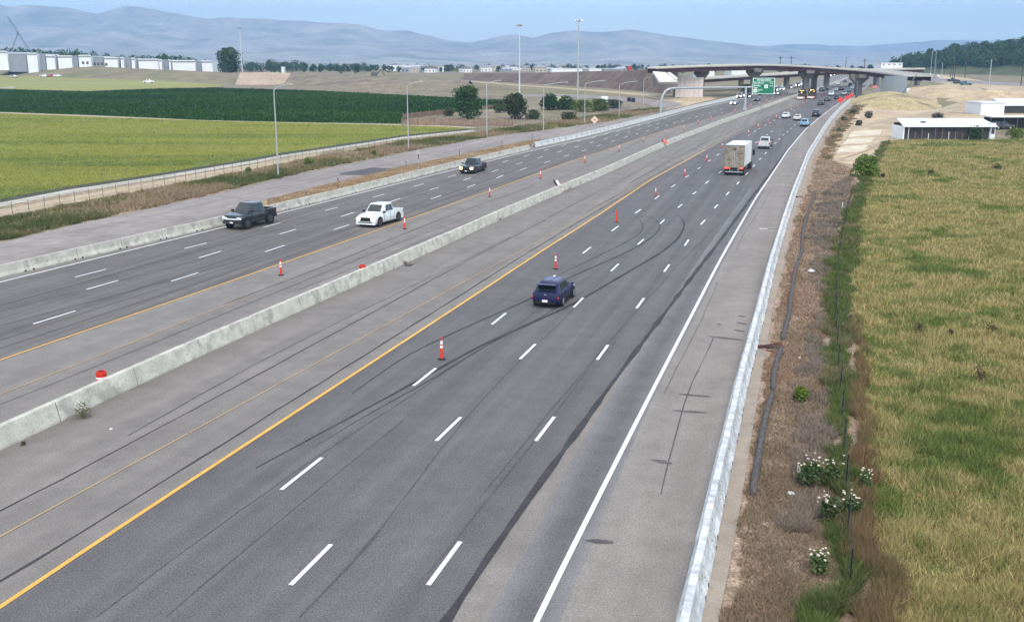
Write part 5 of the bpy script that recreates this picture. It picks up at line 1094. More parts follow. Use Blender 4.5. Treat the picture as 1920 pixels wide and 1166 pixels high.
for k, (u, v, lb_) in enumerate([(1180, 191, 'dark machine parked by the ramp, left one of the pair'), (1188, 192, 'dark machine parked by the ramp, right one of the pair')]):
    block('construction_machine', lb_, 'machine', u, v, 0, 6, 9, 2.5, M_black, 'machines by the ramp', M_dsteel, ground=True)
block('red_tank', 'small red tank on the embankment top left of the overpass', 'tank', 1181, 131, 420, 7, 7, 3, mat('tank_red', (.4, .05, .06), .6))
ex = thing('excavator', 'dark excavator on the embankment top above the dark green field', 'excavator', P(703, 147, 505))
MB().box(-2.2, 2.2, -1, 1, 0, .9).obj('tracks', M_black, ex); MB().box(-1.8, 1.2, -1, 1, 1.0, 2.8, tx=.2).obj('cab', M_dsteel, ex); MB().tube((1.0, 0, 2), (3.2, 0, 4.4), .3, n=6).tube((3.2, 0, 4.4), (5.0, 0, 1.2), .25, n=6).obj('arm', M_dsteel, ex)

# far industrial sheds beyond the plowed bank and the valley houses
for u0, u1, vb, vt, wl_, lb_ in [(1034, 1056, 138, 129, Wp, 'pale grey shed wall at the left of the far shed row'), (1056, 1092, 138, 129.5, Wp, 'white far shed just left of the tallest mast'), (1092, 1104, 137, 129.5, Gp, 'narrow grey shed between two white far sheds'), (1104, 1128, 137, 129.5, Wp, 'white far shed right of the tallest mast'), (1130, 1165, 135.5, 129.5, Gp, 'long low grey shed at the right of the far shed row'), (724, 800, 132, 123, Wp, 'long white roofed building far beyond the dark green field'), (1372, 1408, 133.5, 128, Wp, 'white building seen under the overpass between the piers'), (1310, 1340, 134, 129.5, Wp, 'white low building seen under the left part of the overpass')]:
    simple_building('far_shed', lb_, u0, u1, vb, vt, 20, wl_, M_roof_lt, Y=620 if u0 > 1000 else 1000, group='far sheds beyond the embankment', cat='shed')
simple_building('water_tank', 'small white tower block among the far trees', 890 - 62, 890 - 58, 135, 126, 4, Wp, M_roof_lt, Y=900, cat='tower')
simple_building('water_tank', 'white silo building beside the far trees above the tan bank', 528, 533, 137, 126.5, 4, Wp, M_roof_lt, Y=700, cat='tower')
def house_mesh(seed, wall, roof):
    rr = random.Random(seed); w, d, h, p = rr.uniform(10, 16), rr.uniform(9, 12), rr.uniform(3.2, 5.5), rr.uniform(2, 3)
    mb = MB(); mb.box(-w / 2, w / 2, -d / 2, d / 2, -1, h); mb.cur = 1
    mb.add([(-w / 2 - .4, -d / 2 - .4, h), (w / 2 + .4, -d / 2 - .4, h), (w / 2 + .4, d / 2 + .4, h), (-w / 2 - .4, d / 2 + .4, h), (-w / 2 + 2, 0, h + p), (w / 2 - 2, 0, h + p)], [(0, 1, 5, 4), (2, 3, 4, 5), (0, 4, 3), (1, 2, 5)])
    mb.cur = 2
    for k in range(3): mb.box(-w / 2 + w * (k + .3) / 3, -w / 2 + w * (k + .6) / 3, -d / 2 - .05, -d / 2 - .01, 1, 2.4)
    me = mb.mesh('house'); [me.materials.append(m) for m in (wall, roof, M_glass)]; return me
walls = [M_wall_w, mat('wall_beige', (.45, .40, .33), .8), mat('wall_blue_grey', (.28, .32, .38), .8), M_wall_w]; roofs = [M_roof, mat('roof_brown', (.14, .11, .10), .8), mat('roof_light', (.42, .42, .44), .8), M_roof]
hms = [house_mesh(i, walls[i % 4], roofs[(i * 7) % 4]) for i in range(8)]
rng = random.Random(11)
for i in range(110):
    u = rng.uniform(735, 1050) if i < 70 else rng.uniform(560, 1420); Y = rng.uniform(850, 1500) if i < 70 else rng.uniform(1000, 1700)
    X = (u - 960) / F * Y * 1.02; o = link('house', hms[i % 8], label='small pale house in the far valley estate beneath the mountains', cat='house', group='houses of the far valley estate')
    o.location = (X, Y, gh(Y)); o.rotation_euler = (0, 0, rng.uniform(-.6, .6)); k = rng.uniform(.6, .95); o.scale = (k, k, k)

# ---------------------------------------------------------------- vegetation
def leaf_mat(name):
    m, n, p = new_mat(name); a = n.nodes.new('ShaderNodeAttribute'); a.attribute_name = 'tint'
    oi = n.nodes.new('ShaderNodeObjectInfo'); mr = n.nodes.new('ShaderNodeMapRange'); mr.inputs[3].default_value = .72; mr.inputs[4].default_value = 1.25
    mm = n.nodes.new('ShaderNodeMixRGB'); mm.blend_type = 'MULTIPLY'; mm.inputs[0].default_value = 1
    n.links.new(oi.outputs['Random'], mr.inputs[0]); n.links.new(a.outputs['Color'], mm.inputs[1]); n.links.new(mr.outputs[0], mm.inputs[2]); n.links.new(mm.outputs[0], p.inputs['Base Color'])
    p.inputs['Roughness'].default_value = .85; p.inputs['Specular IOR Level'].default_value = .12; return m
M_leaf = leaf_mat('leaves'); M_blade = M_leaf
def tri_mesh(name, V, C, m, vpf=3):
    """V (n,vpf,3) float, C (n,3) colour per face"""
    n = len(V); me = bpy.data.meshes.new(name); me.vertices.add(n * vpf); me.vertices.foreach_set('co', V.reshape(-1).astype(np.float32))
    me.loops.add(n * vpf); me.loops.foreach_set('vertex_index', np.arange(n * vpf, dtype=np.int32))
    me.polygons.add(n); me.polygons.foreach_set('loop_start', np.arange(0, n * vpf, vpf, dtype=np.int32))
    me.update(calc_edges=True)
    at = me.color_attributes.new('tint', 'FLOAT_COLOR', 'POINT'); cc = np.ones((n, vpf, 4), np.float32); cc[:, :, :3] = C[:, None, :]; at.data.foreach_set('color', cc.reshape(-1))
    if m: me.materials.append(m)
    return me
def crown_mesh(seed, w, h, z0, n, ls, cols, lobes=7, shape='round'):
    r = np.random.RandomState(seed)
    c = []; 
    for k in range(lobes):
        a = r.uniform(0, 6.28); q = r.uniform(0, .62); t_ = r.uniform(.15, .85)
        prof = {'round': math.sin(math.pi * min(.95, t_ * .85 + .12)), 'cone': 1.05 - t_ * .8, 'shrub': 1 - t_ * .4}[shape]
        c.append((math.cos(a) * q * w / 2 * prof, math.sin(a) * q * w / 2 * prof, z0 + t_ * (h - z0), w * r.uniform(.20, .34) * prof + .1 * w))
    c.append((0, 0, z0 + (h - z0) * .5, w * .36)); c = np.array(c)
    idx = r.randint(0, len(c), n); d = r.normal(size=(n, 3)); d /= np.linalg.norm(d, axis=1)[:, None]
    rad = c[idx, 3] * r.uniform(.55, 1.08, n) ** .6; p = c[idx, :3] + d * rad[:, None] * np.array([1, 1, .85]); p[:, 2] = np.clip(p[:, 2], z0 * .6, h * 1.05)
    e1 = r.normal(size=(n, 3)); e1 /= np.linalg.norm(e1, axis=1)[:, None]; e2 = np.cross(e1, r.normal(size=(n, 3))); e2 /= np.linalg.norm(e2, axis=1)[:, None]
    s_ = ls * r.uniform(.6, 1.4, n)[:, None]
    V = np.stack([p - e1 * s_, p + e2 * s_ * .8, p + e1 * s_, p - e2 * s_ * .8], 1)
    cc = np.array(cols); C = cc[(r.randint(0, len(cc), len(c)))[idx]] * r.uniform(.7, 1.3, n)[:, None]
    return V, C
GREENS = [(.028, .062, .018), (.040, .080, .022), (.052, .092, .028), (.034, .068, .030)]
def trunk(mb, h, r, z1, seed):
    rr = random.Random(seed); mb.tube((0, 0, -.3), (0, 0, z1), r, r * .6, 7)
    for k in range(4):
        a = rr.uniform(0, 6.28); mb.tube((0, 0, z1 * .8), (math.cos(a) * h * .16, math.sin(a) * h * .16, z1 + h * .25), r * .5, r * .15, 5)
def tree(name, label, p, h, w, n, ls, cols=GREENS, seed=1, shape='round', z0=.18, cat='tree', group=None, lobes=12):
    t = thing(name, label, cat, p, 0, group)
    V, C = crown_mesh(seed, w, h, h * z0, n, ls, cols, lobes, shape); link('crown', tri_mesh('crown', V, C, M_leaf, 4), None, t)
    mb = MB(); trunk(mb, h, h * .028, h * max(z0 * 1.3, .25), seed); mb.obj('trunk', M_bark, t); return t
T = G(877, 224); tree('broadleaf_tree', 'rounded dark green tree standing by the slatted yard fence', T, 62 / ppm(T), 56 / ppm(T), 5200, .22, seed=4, z0=.06, lobes=16)
T = G(965, 224); tree('broadleaf_tree', 'looser tree right of the round one, in front of the field end', T, 48 / ppm(T), 46 / ppm(T), 3000, .22, seed=9, z0=.06, cols=[(.05, .075, .03), (.035, .06, .025), (.07, .09, .04)])
T = P(430, 136, 640); tree('broadleaf_tree', 'big dark tree at the right end of the warehouses', T, 43 / ppm(T), 50 / ppm(T), 3600, .55, seed=5, z0=.05, lobes=14)
def shrub(u, v, w, h, label, cols=GREENS, n=700, seed=1, ls=.12, group=None, name='shrub', shape='shrub'):
    p = G(u, v); s_ = ppm(p); t = thing(name, label, 'shrub', p, 0, group); V, C = crown_mesh(seed, w / s_, h / s_, .05, n, ls, cols, 7, shape)
    link('foliage', tri_mesh('foliage', V, C, M_leaf, 4), None, t)
    mb = MB(); 
    for k in range(4): a = k * 1.6 + seed; mb.tube((0, 0, -.05), (math.cos(a) * w / s_ * .2, math.sin(a) * w / s_ * .2, h / s_ * .6), .03, .012, 5)
    mb.obj('stem', M_bark, t); return t
YG = [(.10, .15, .03), (.13, .17, .04), (.08, .12, .03)]; OL = [(.07, .085, .04), (.10, .10, .055), (.05, .07, .03)]
shrub(1030, 207, 44, 30, 'dark bush cluster left of the tallest mast base', n=1500, ls=.25, seed=2); shrub(1062, 206, 40, 26, 'dark bush below the pale green box', n=1500, ls=.25, seed=3)
shrub(1092, 210, 44, 20, 'green bush under the lamp post left of the diamond sign', YG, 1300, 4, .22); shrub(1125, 208, 46, 20, 'green bush behind the tan diamond sign', YG, 1300, 5, .22); shrub(1150, 203, 36, 14, 'low dark bush near the ramp curve', OL, 900, 6, .22)
shrub(1000, 224, 30, 16, 'olive bush between the looser tree and the long armed lamp', OL, 800, 7, .2); shrub(1065, 226, 34, 14, 'olive scrub low under the dark bushes', OL, 800, 8, .2); shrub(935, 212, 30, 20, 'olive bush between the two trees', OL, 900, 9, .2); shrub(842, 218, 26, 14, 'olive scrub left of the round tree', OL, 700, 10, .2)
shrub(1618, 332, 50, 44, 'bright green bush where the dirt yard meets the field', [(.11, .16, .03), (.09, .15, .03), (.14, .18, .05)], 2600, 11, .14)
shrub(1757, 227, 26, 14, 'dark shrub behind the long shed roof', [(.035, .04, .035), (.05, .055, .04)], 700, 12, .16)
shrub(1825, 263, 34, 26, 'small tree growing in front of the long shed', OL + GREENS, 1100, 13, .13); shrub(1905, 262, 40, 20, 'green shrub right of the long shed', YG, 1000, 14, .15); shrub(1400, 176, 30, 16, 'dark bush at the road edge behind the sign column', GREENS, 900, 30, .25)
shrub(466, 327, 15, 12, 'bright green weed bush left of the nearest lamp post', YG, 500, 15, .09); shrub(578, 312, 24, 16, 'green weed bush by the marker post right of the lamp', YG, 700, 16, .09); shrub(701, 293, 14, 10, 'green weed bush near the asphalt patch verge', YG, 400, 17, .09)
shrub(1500, 752, 34, 28, 'bright yellow green weed on the brown verge', [(.13, .19, .03), (.10, .16, .03)], 900, 18, .05); shrub(156, 785, 36, 30, 'scraggly weed growing at the foot of the median wall', [(.11, .12, .05), (.16, .14, .07)], 220, 19, .035)
for k, (u, v, l_) in enumerate([(45, 836, 'tiny weed at the first wall joint'), (760, 497, 'small weed beside the nearest drain grate'), (937, 414, 'small weed at a wall joint left of the fallen sign'), (1068, 357, 'small weed right of the fallen sign')]): shrub(u, v, 12, 8, l_, OL, 70, 40 + k, .03, 'weeds at the foot of the median wall')
# far trees, shared meshes
tvar = []
for i in range(9):
    V, C = crown_mesh(100 + i, [8, 9, 7, 6, 10, 5, 8, 11, 6][i], 10, .6, 330, .50, GREENS, 8, 'cone' if i in (5,) else 'round')
    me = tri_mesh('far_tree', V, C, M_leaf, 4); tvar.append(me)
tr_ = MB().tube((0, 0, -.5), (0, 0, 3.5), .22, .12, 5)
VC = [crown_mesh(100 + i, [8, 9, 7, 6, 10, 5, 8, 11, 6][i], 10, .6, 200, .62, GREENS, 8, 'round') for i in range(9)]
def joined_trees(name, label, items):
    Vs, Cs = [], []; r = np.random.RandomState(3)
    for i, (p, h, wk) in enumerate(items):
        V, C = VC[i % 9]; k = h / 10; a = i * 1.7; R = np.array([[math.cos(a), math.sin(a), 0], [-math.sin(a), math.cos(a), 0], [0, 0, 1]])
        Vs.append((V @ R) * np.array([k * wk, k * wk, k]) + np.array(p)); Cs.append(C * r.uniform(.75, 1.2))
    return link(name, tri_mesh(name, np.concatenate(Vs), np.concatenate(Cs), M_leaf, 4), None, kind='stuff', label=label)
def far_tree(p, h, label, group, i, wk=1.0):
    o = link('far_tree', tvar[i % 9], label=label, cat='tree', group=group); o.location = p; k = h / 10; o.scale = (k * wk, k * wk, k); o.rotation_euler = (0, 0, i * 1.7)
rg_ = random.Random(5)
for i in range(72):
    u = -20 + i * 5.9; top = np.interp(u, [0, 50, 60, 100, 140, 190, 240, 280, 300, 330, 360, 372, 400], [88, 90, 87, 92, 93, 98, 103, 104, 98, 100, 106, 110, 112]); Y = rg_.uniform(770, 860)
    zb = P(u, np.interp(u, [0, 60, 150, 230, 400], [115.5, 121.5, 127.5, 131, 135.5]), 700).z; p = Vector((P(u, top, Y).x, Y, zb)); h = P(u, top + rg_.uniform(-1, 5), Y).z - zb
    far_tree(p, max(h, 5), 'dark tree in the belt rising behind the warehouse roofs', 'trees behind the warehouses', i, .8)
for i in range(66):
    u = rg_.uniform(455, 730); Y = rg_.uniform(780, 1150); h = rg_.uniform(6, 10) * (1.15 if u < 600 else .9)
    far_tree((((u - 960) / F * Y * 1.02), Y, gh(Y) - .5), h, 'tree in the far belt between the dark green field and the mountains', 'trees of the far belt', i, 1.1)
its = []
for i in range(170):
    u = rg_.uniform(600, 1245); Y = rg_.uniform(860, 1700); its.append(((((u - 960) / F * Y * 1.02), Y, gh(Y) - .5), rg_.uniform(4.5, 8.5), 1.2))
for i in range(90):
    u = rg_.uniform(1240, 1720); Y = rg_.uniform(750, 1500); its.append(((((u - 960) / F * Y * 1.02), Y, gh(Y) - .5), rg_.uniform(4, 8), 1.2))
joined_trees('valley_woods', 'far dark trees mixed among the houses of the valley', its)
its = []
for i in range(300):
    t_ = rg_.random(); u = 1676 + rg_.random() * 350; vf = np.interp(u, [1640, 1750, 1850, 2000, 2500], [137, 139, 141, 146, 160]); vc = np.interp(u, [1650, 1700, 1760, 1830, 1900, 2000, 2500], [122, 113, 106, 98, 90, 80, 60])
    f_ = G(u, vf); c_ = P(u, vc, f_.y + 190); t_ = .25 + .75 * t_; q = f_.lerp(c_, t_); q.z -= .6; h = rg_.uniform(7.5, 12) * (.8 if u < 1740 else 1)
    if i < 110: far_tree(q, h, 'dense dark tree on the wooded hillside at right', 'trees on the right hillside', i, 1.25)
    else: its.append((q, h, 1.3))
joined_trees('hillside_woods', 'mass of dark woods covering the right hillside', its)
def hillY(u, v):
    vf = np.interp(u, [1640, 1750, 1850, 2000, 2500], [137, 139, 141, 146, 160]); vc = np.interp(u, [1650, 1700, 1760, 1830, 1900, 2000, 2500], [122, 113, 106, 98, 90, 80, 60])
    f_ = G(u, vf); c_ = P(u, vc, f_.y + 190); b = 0.0
    for k in range(101):
        q = f_.lerp(c_, k / 100)
        if P(u, v, q.y).z <= q.z: b = k / 100
    return f_.y + 190 * min(1, b)
# poles
for k, (u, vt, vb, m, lb_) in enumerate([(1752, 98, 140, M_steel, 'pale pole in front of the wooded hill, right of a pair'), (1744.6, 97, 140, M_steel, 'pale pole in front of the wooded hill, left of a pair'), (1782, 120, 146, M_darkwood, 'dark short pole, left of the three by the parked pickups'), (1786, 121, 147, M_darkwood, 'dark short pole, middle of the three by the parked pickups'), (1789.5, 120, 147, M_darkwood, 'dark short pole, right of the three by the parked pickups'),
        (1809, 97, 146, M_darkwood, 'tall dark utility pole standing before the wooded hill'), (1765, 119, 145, M_steel, 'thin grey pole above the cream parked car'), (1854, 113, 164, M_steel, 'thin grey pole right of the parked pickups'), (1914, 124, 161, M_darkwood, 'dark utility pole at the right frame edge'), (1687, 89, 137, M_steel, 'thin pole rising above the right end of the overpass'),
        (1462, 107, 133, M_darkwood, 'dark pole over the overpass deck, left of two'), (1482.5, 106, 133, M_darkwood, 'dark pole over the overpass deck, right of two'), (1585, 108, 134, M_dsteel, 'pole over the overpass deck where it bends down'), (1620, 111, 135, M_darkwood, 'dark pole over the overpass right half')]):
    p = G(u, vb) if vb > 136.5 else P(u, vb, 520); s_ = ppm(p); t = thing('utility_pole', lb_, 'utility pole', p, 0, 'poles beyond the overpass and by the hill'); hgt = (vb - vt) / s_
    MB().tube((0, 0, -2), (0, 0, hgt), .22, .15, 6).obj('pole', m, t)
    if m is M_darkwood: MB().box(-1.1, 1.1, -.08, .08, hgt - .9, hgt - .7).obj('crossarm', m, t)
for k, (u0, u1, vb, vt, wl_, rf_, lb_) in enumerate([(1727, 1735, 114, 109, M_wall_w, M_roof_lt, 'white hillside house among trees, upper left'), (1712, 1726, 117, 114, M_roof, M_roof_lt, 'long low hillside house with a pale roof line'), (1760, 1766, 111, 108, M_wall_w, M_roof_lt, 'small white hut on the slope of the wooded hill'), (1906, 1930, 112, 104, M_wall_g, M_roof_lt, 'house with a pale sloping roof at the right edge of the hill'), (1878, 1902, 140, 130, M_roof, M_roof, 'grey low building above the dirt yard at right'), (1751, 1766, 128, 125, M_wall_w, M_roof_lt, 'white trailer at the foot of the wooded hill'), (1774, 1783, 128, 125, M_redcloth, M_roof_lt, 'red trimmed trailer right of the white one')]):
    simple_building('hillside_house', lb_, u0, u1, vb, vt, 7, wl_, rf_, 1.0 if k in (0, 3) else 0, Y=hillY(u0, vb) if vb < 130 else None, cat='house', win=2 if k in (0, 3, 4) else 0, group='buildings by the right hill')
simple_building('far_shed', 'white long building on the rise beyond the right end of the overpass', 1652, 1692, 124.5, 119, 12, M_wall_w, M_roof_lt, Y=600, cat='shed', win=4)
for k, (u, v, lb_) in enumerate([(1640, 166, 'small red and white barrier board under the overpass end'), (1692, 169, 'dark red machine at the foot of the abutment'), (1700, 171, 'pale board lying beside the dark red machine')]):
    block('road_work_board', lb_, 'barrier', u, v, 0, 9, 5, .6, [M_redcloth, mat('machine_red', (.2, .02, .02), .6), M_white][k], ground=True)

# ---------------------------------------------------------------- fences
def fence_line(name, label, base, spacing, hgt, wires, post_r, m, group=None, first=0.0, mesh_h=None):
    t = thing(name, label, 'fence', (base[0][0], base[0][1], gh(base[0][1]))); o = Vector(t.location); L = plen(base); s_ = first; tops = []
    me = MB().tube((0, 0, -.2), (0, 0, hgt), post_r, n=5).mesh('post'); me.materials.append(m)
    while s_ < L and len(tops) < 280:
        (x, y), _ = along(base, s_); q = Vector((x, y, gh(y))) - o; po = link('post', me, None, t); po.location = q; tops.append(q); s_ += spacing
    for z in wires:
        w = MB(); w.path([q + Vector((0, 0, z)) for q in tops], .012, 4); w.obj('wire', m, t)
    return t
fb = GW([(-200, 452), (22.5, 406.5), (109, 390), (205, 371.5), (268, 360), (375, 338.5), (480, 317), (560, 301), (640, 286), (760, 265), (900, 247), (1020, 232), (1120, 219), (1210, 207)])
fence_line('chain_link_fence', 'thin grey chain link fence on posts along the canal track', smooth_pts(fb, 5, 2), 2.25, 1.45, (.05, .5, .95, 1.42), .028, M_dsteel, first=.6)
tb = GW([(1592, 1110), (1588, 985), (1584, 880), (1578, 797), (1575, 738), (1571, 703), (1568, 645), (1566, 590), (1567, 540), (1572, 490), (1580, 440), (1588, 400), (1600, 360)])
fence_line('wire_fence', 'black steel post and wire fence in the green weeds beside the field', tb, 3.6, 1.35, (.6, 1.2), .022, M_black)
def slat_fence(label, a, b, hp, n, group):
    A, B = G(*a), G(*b); t = thing('slat_fence', label, 'fence', A, 0, group); s_ = ppm(A); h = hp / s_; d = B - A; L = math.hypot(d.x, d.y)
    me = MB().box(-L / n * .36, L / n * .36, -.03, .03, 0, h).mesh('slat'); me.materials.append(M_wood); ang = math.atan2(d.y, d.x)
    me2 = MB().box(-.09, .09, -.09, .09, 0, h * 1.18).mesh('post'); me2.materials.append(M_wood)
    for i in range(n):
        o = link('slat', me, None, t); x, y = d.x * (i + .5) / n, d.y * (i + .5) / n; o.location = (x, y, gh(A.y + y) - A.z); o.rotation_euler = (random.uniform(-.03, .03), 0, ang); o.scale = (1, 1, random.uniform(.94, 1.04))
    for i in range(0, n + 1, 6):
        o = link('post', me2, None, t); x, y = d.x * i / n, d.y * i / n; o.location = (x, y, gh(A.y + y) - A.z); o.rotation_euler = (0, 0, ang)
slat_fence('front run of weathered wooden slat fence below the round tree', (754, 236), (962, 236), 12.5, 84, 'yard fences')
slat_fence('rear run of weathered wooden slat fence at the green field edge, left of tree', (756, 224), (850, 213), 10, 36, 'yard fences')
slat_fence('rear run of weathered wooden slat fence right of the round tree', (905, 206), (952, 201), 7, 24, 'yard fences')

# ---------------------------------------------------------------- right verge litter and erosion logs
M_log = mat('netted_straw_log', (.085, .080, .078), .95, noise=.45, scale=9, bump=.8)
def log_(uv, label):
    pts = [G(u, v) for u, v in uv]; t = thing('straw_log', label, 'erosion log', pts[0], 0, 'straw logs along the verge'); o = Vector(t.location)
    q = smooth_pts([(p.x, p.y) for p in pts], .35, 3); mb = MB(); rings = []
    for i, (x, y) in enumerate(q):
        a = q[max(i - 1, 0)]; b = q[min(i + 1, len(q) - 1)]; d = Vector((b[0] - a[0], b[1] - a[1], 0)).normalized(); n = Vector((-d.y, d.x, 0)); r = .13 * (1 + .10 * math.sin(i * 1.9) + random.uniform(-.05, .05)) * (.6 if i in (0, len(q) - 1) else 1); c = Vector((x, y, gh(y) + .11 + .02)) - o
        rings.append([c + n * math.cos(k * math.pi / 5) * r + Vector((0, 0, math.sin(k * math.pi / 5) * r)) for k in range(10)])
    mb.loft(rings); mb.obj('log_body', M_log, t, smooth=True, fix=True)
    st_ = MB()
    for i in range(2, len(q) - 1, 5): st_.tube((q[i][0] - o.x, q[i][1] - o.y, 0), (q[i][0] - o.x + .02, q[i][1] - o.y, .36), .018, n=4)
    st_.obj('stake', M_wood, t, kind='stuff')
log_([(1411.5, 932), (1414, 905), (1424, 848), (1430, 812), (1439, 768), (1449, 742)], 'nearest grey netted straw log lying on the brown verge')
log_([(1450, 735), (1450, 709), (1457, 678), (1465, 656)], 'short middle straw log just below the dark metal frame')
log_([(1467, 640), (1470, 628), (1480, 590), (1483, 557), (1489.5, 517), (1496, 494)], 'third straw log, above the dark metal frame')
log_([(1497, 490), (1504, 473), (1505, 440), (1510, 415), (1521, 384), (1528, 362)], 'farthest thin straw log under the weeds')
t = thing('fallen_metal_frame', 'dark red metal frame lying between the white barrier and the straw log', 'metal frame', G(1422, 655)); s_ = ppm(t.location)
Lf = 46 / s_; MB().box(0, Lf, 0, .55, .02, .10).obj('plate', mat('dark_red_metal', (.030, .010, .012), .6, noise=.3, scale=6), t); MB().tube((0, .1, .14), (Lf, .55, .20), .035, n=6).tube((0, .05, .1), (-.1, .7, .16), .03, n=6).tube((Lf, .0, .1), (Lf + .05, .8, .2), .035, n=6).obj('rail', mat('rust_red', (.12, .03, .025), .7), t)
MB().tube((0, -.1, .05), (.6, -.55, .05), .03, n=6).obj('loose_bar', MC['rust_red'], t)
t = thing('fallen_board', 'pale pink board sticking out beside the barrier near the bush', 'board', G(1496, 372)); s_ = ppm(t.location); MB().box(0, 26 / s_, 0, .14, .05, .14).obj('board', mat('pink_board', (.45, .30, .27), .8), t); MB().box(-.1, .6, .1, .5, .02, .2).obj('dark_block', M_black, t)
def bag(u, v, w, label, m=M_bag, group='litter on the verge'):
    p = G(u, v); r = w / ppm(p) / 2; bm = bmesh.new(); bmesh.ops.create_icosphere(bm, subdivisions=2, radius=r); rr = random.Random(int(u))
    for q in bm.verts: q.co = Vector((q.co.x * rr.uniform(.8, 1.2), q.co.y * rr.uniform(.8, 1.2), q.co.z * .55 * rr.uniform(.7, 1.2)))
    me = bpy.data.meshes.new('litter'); bm.to_mesh(me); bm.free(); me.polygons.foreach_set('use_smooth', [True] * len(me.polygons)); o = link('litter_bag', me, m, label=label, cat='litter', group=group); o.location = (p.x, p.y, p.z + r * .4)
bag(1520, 511, 14, 'biggest white plastic bag crumpled on the brown verge'); bag(1485, 508, 7, 'small pinkish scrap left of the big white bag', M_redcloth); bag(1540, 621, 7, 'small white scrap at the edge of the green weeds'); bag(1499, 673, 8, 'small white wrapper right of the dark metal frame'); bag(1523, 487, 5, 'tiny white scrap above the big white bag'); bag(1483, 928, 15, 'white bottle shaped litter in the brown weeds near the bottom')
bag(140, 736, 6, 'tiny white scrap on top of the median wall line'); bag(208, 806, 7, 'tiny white scrap lying on the lane inside the median wall')
t = thing('short_pipe', 'short pale pipe stub standing in the brown weeds', 'pipe', G(1497, 892)); MB().tube((0, 0, 0), (0, 0, .5), .07, n=10).obj('pipe', mat('grey_pipe', (.42, .38, .36), .8), t)
t = thing('short_pipe', 'thin white stake among the weeds near the top of the verge', 'pipe', G(1579, 392)); MB().tube((0, 0, 0), (0, 0, .7), .04, n=8).obj('pipe', M_bag, t)
fl_ = mat('pale_flower', (.52, .46, .38), .8, noise=0)
def flower_plant(u, v, w, h, label, seed):
    t = shrub(u, v, w, h, label, [(.055, .10, .03), (.085, .12, .05), (.04, .075, .025), (.12, .13, .06)], 1100, seed, .045, 'white flowered weeds', 'flowering_weed'); s_ = ppm(t.location); rr = random.Random(seed)
    for k in range(15):
        bm = bmesh.new(); bmesh.ops.create_icosphere(bm, subdivisions=1, radius=rr.uniform(.028, .058)); me = bpy.data.meshes.new('flower'); bm.to_mesh(me); bm.free()
        o = link('flower', me, fl_, t); o.location = (rr.uniform(-.42, .42) * w / s_, rr.uniform(-.4, .4) * w / s_, h / s_ * rr.uniform(.75, 1.08)); o.scale = (1, 1, .7)
for k, (u, v, w, h, lb_) in enumerate([(1520, 918, 52, 62, 'white flowered weed right of the pipe stub'), (1560, 912, 40, 60, 'white flowered weed left of the wire fence line'), (1552, 985, 50, 58, 'white flowered weed lower, below the first pair'), (1592, 975, 40, 52, 'white flowered weed right of the wire fence'), (1622, 925, 26, 46, 'white flowered weed at the field edge'), (1535, 1075, 44, 46, 'white flowered weed near the bottom of the verge')]): flower_plant(u, v, w, h, lb_, 60 + k)

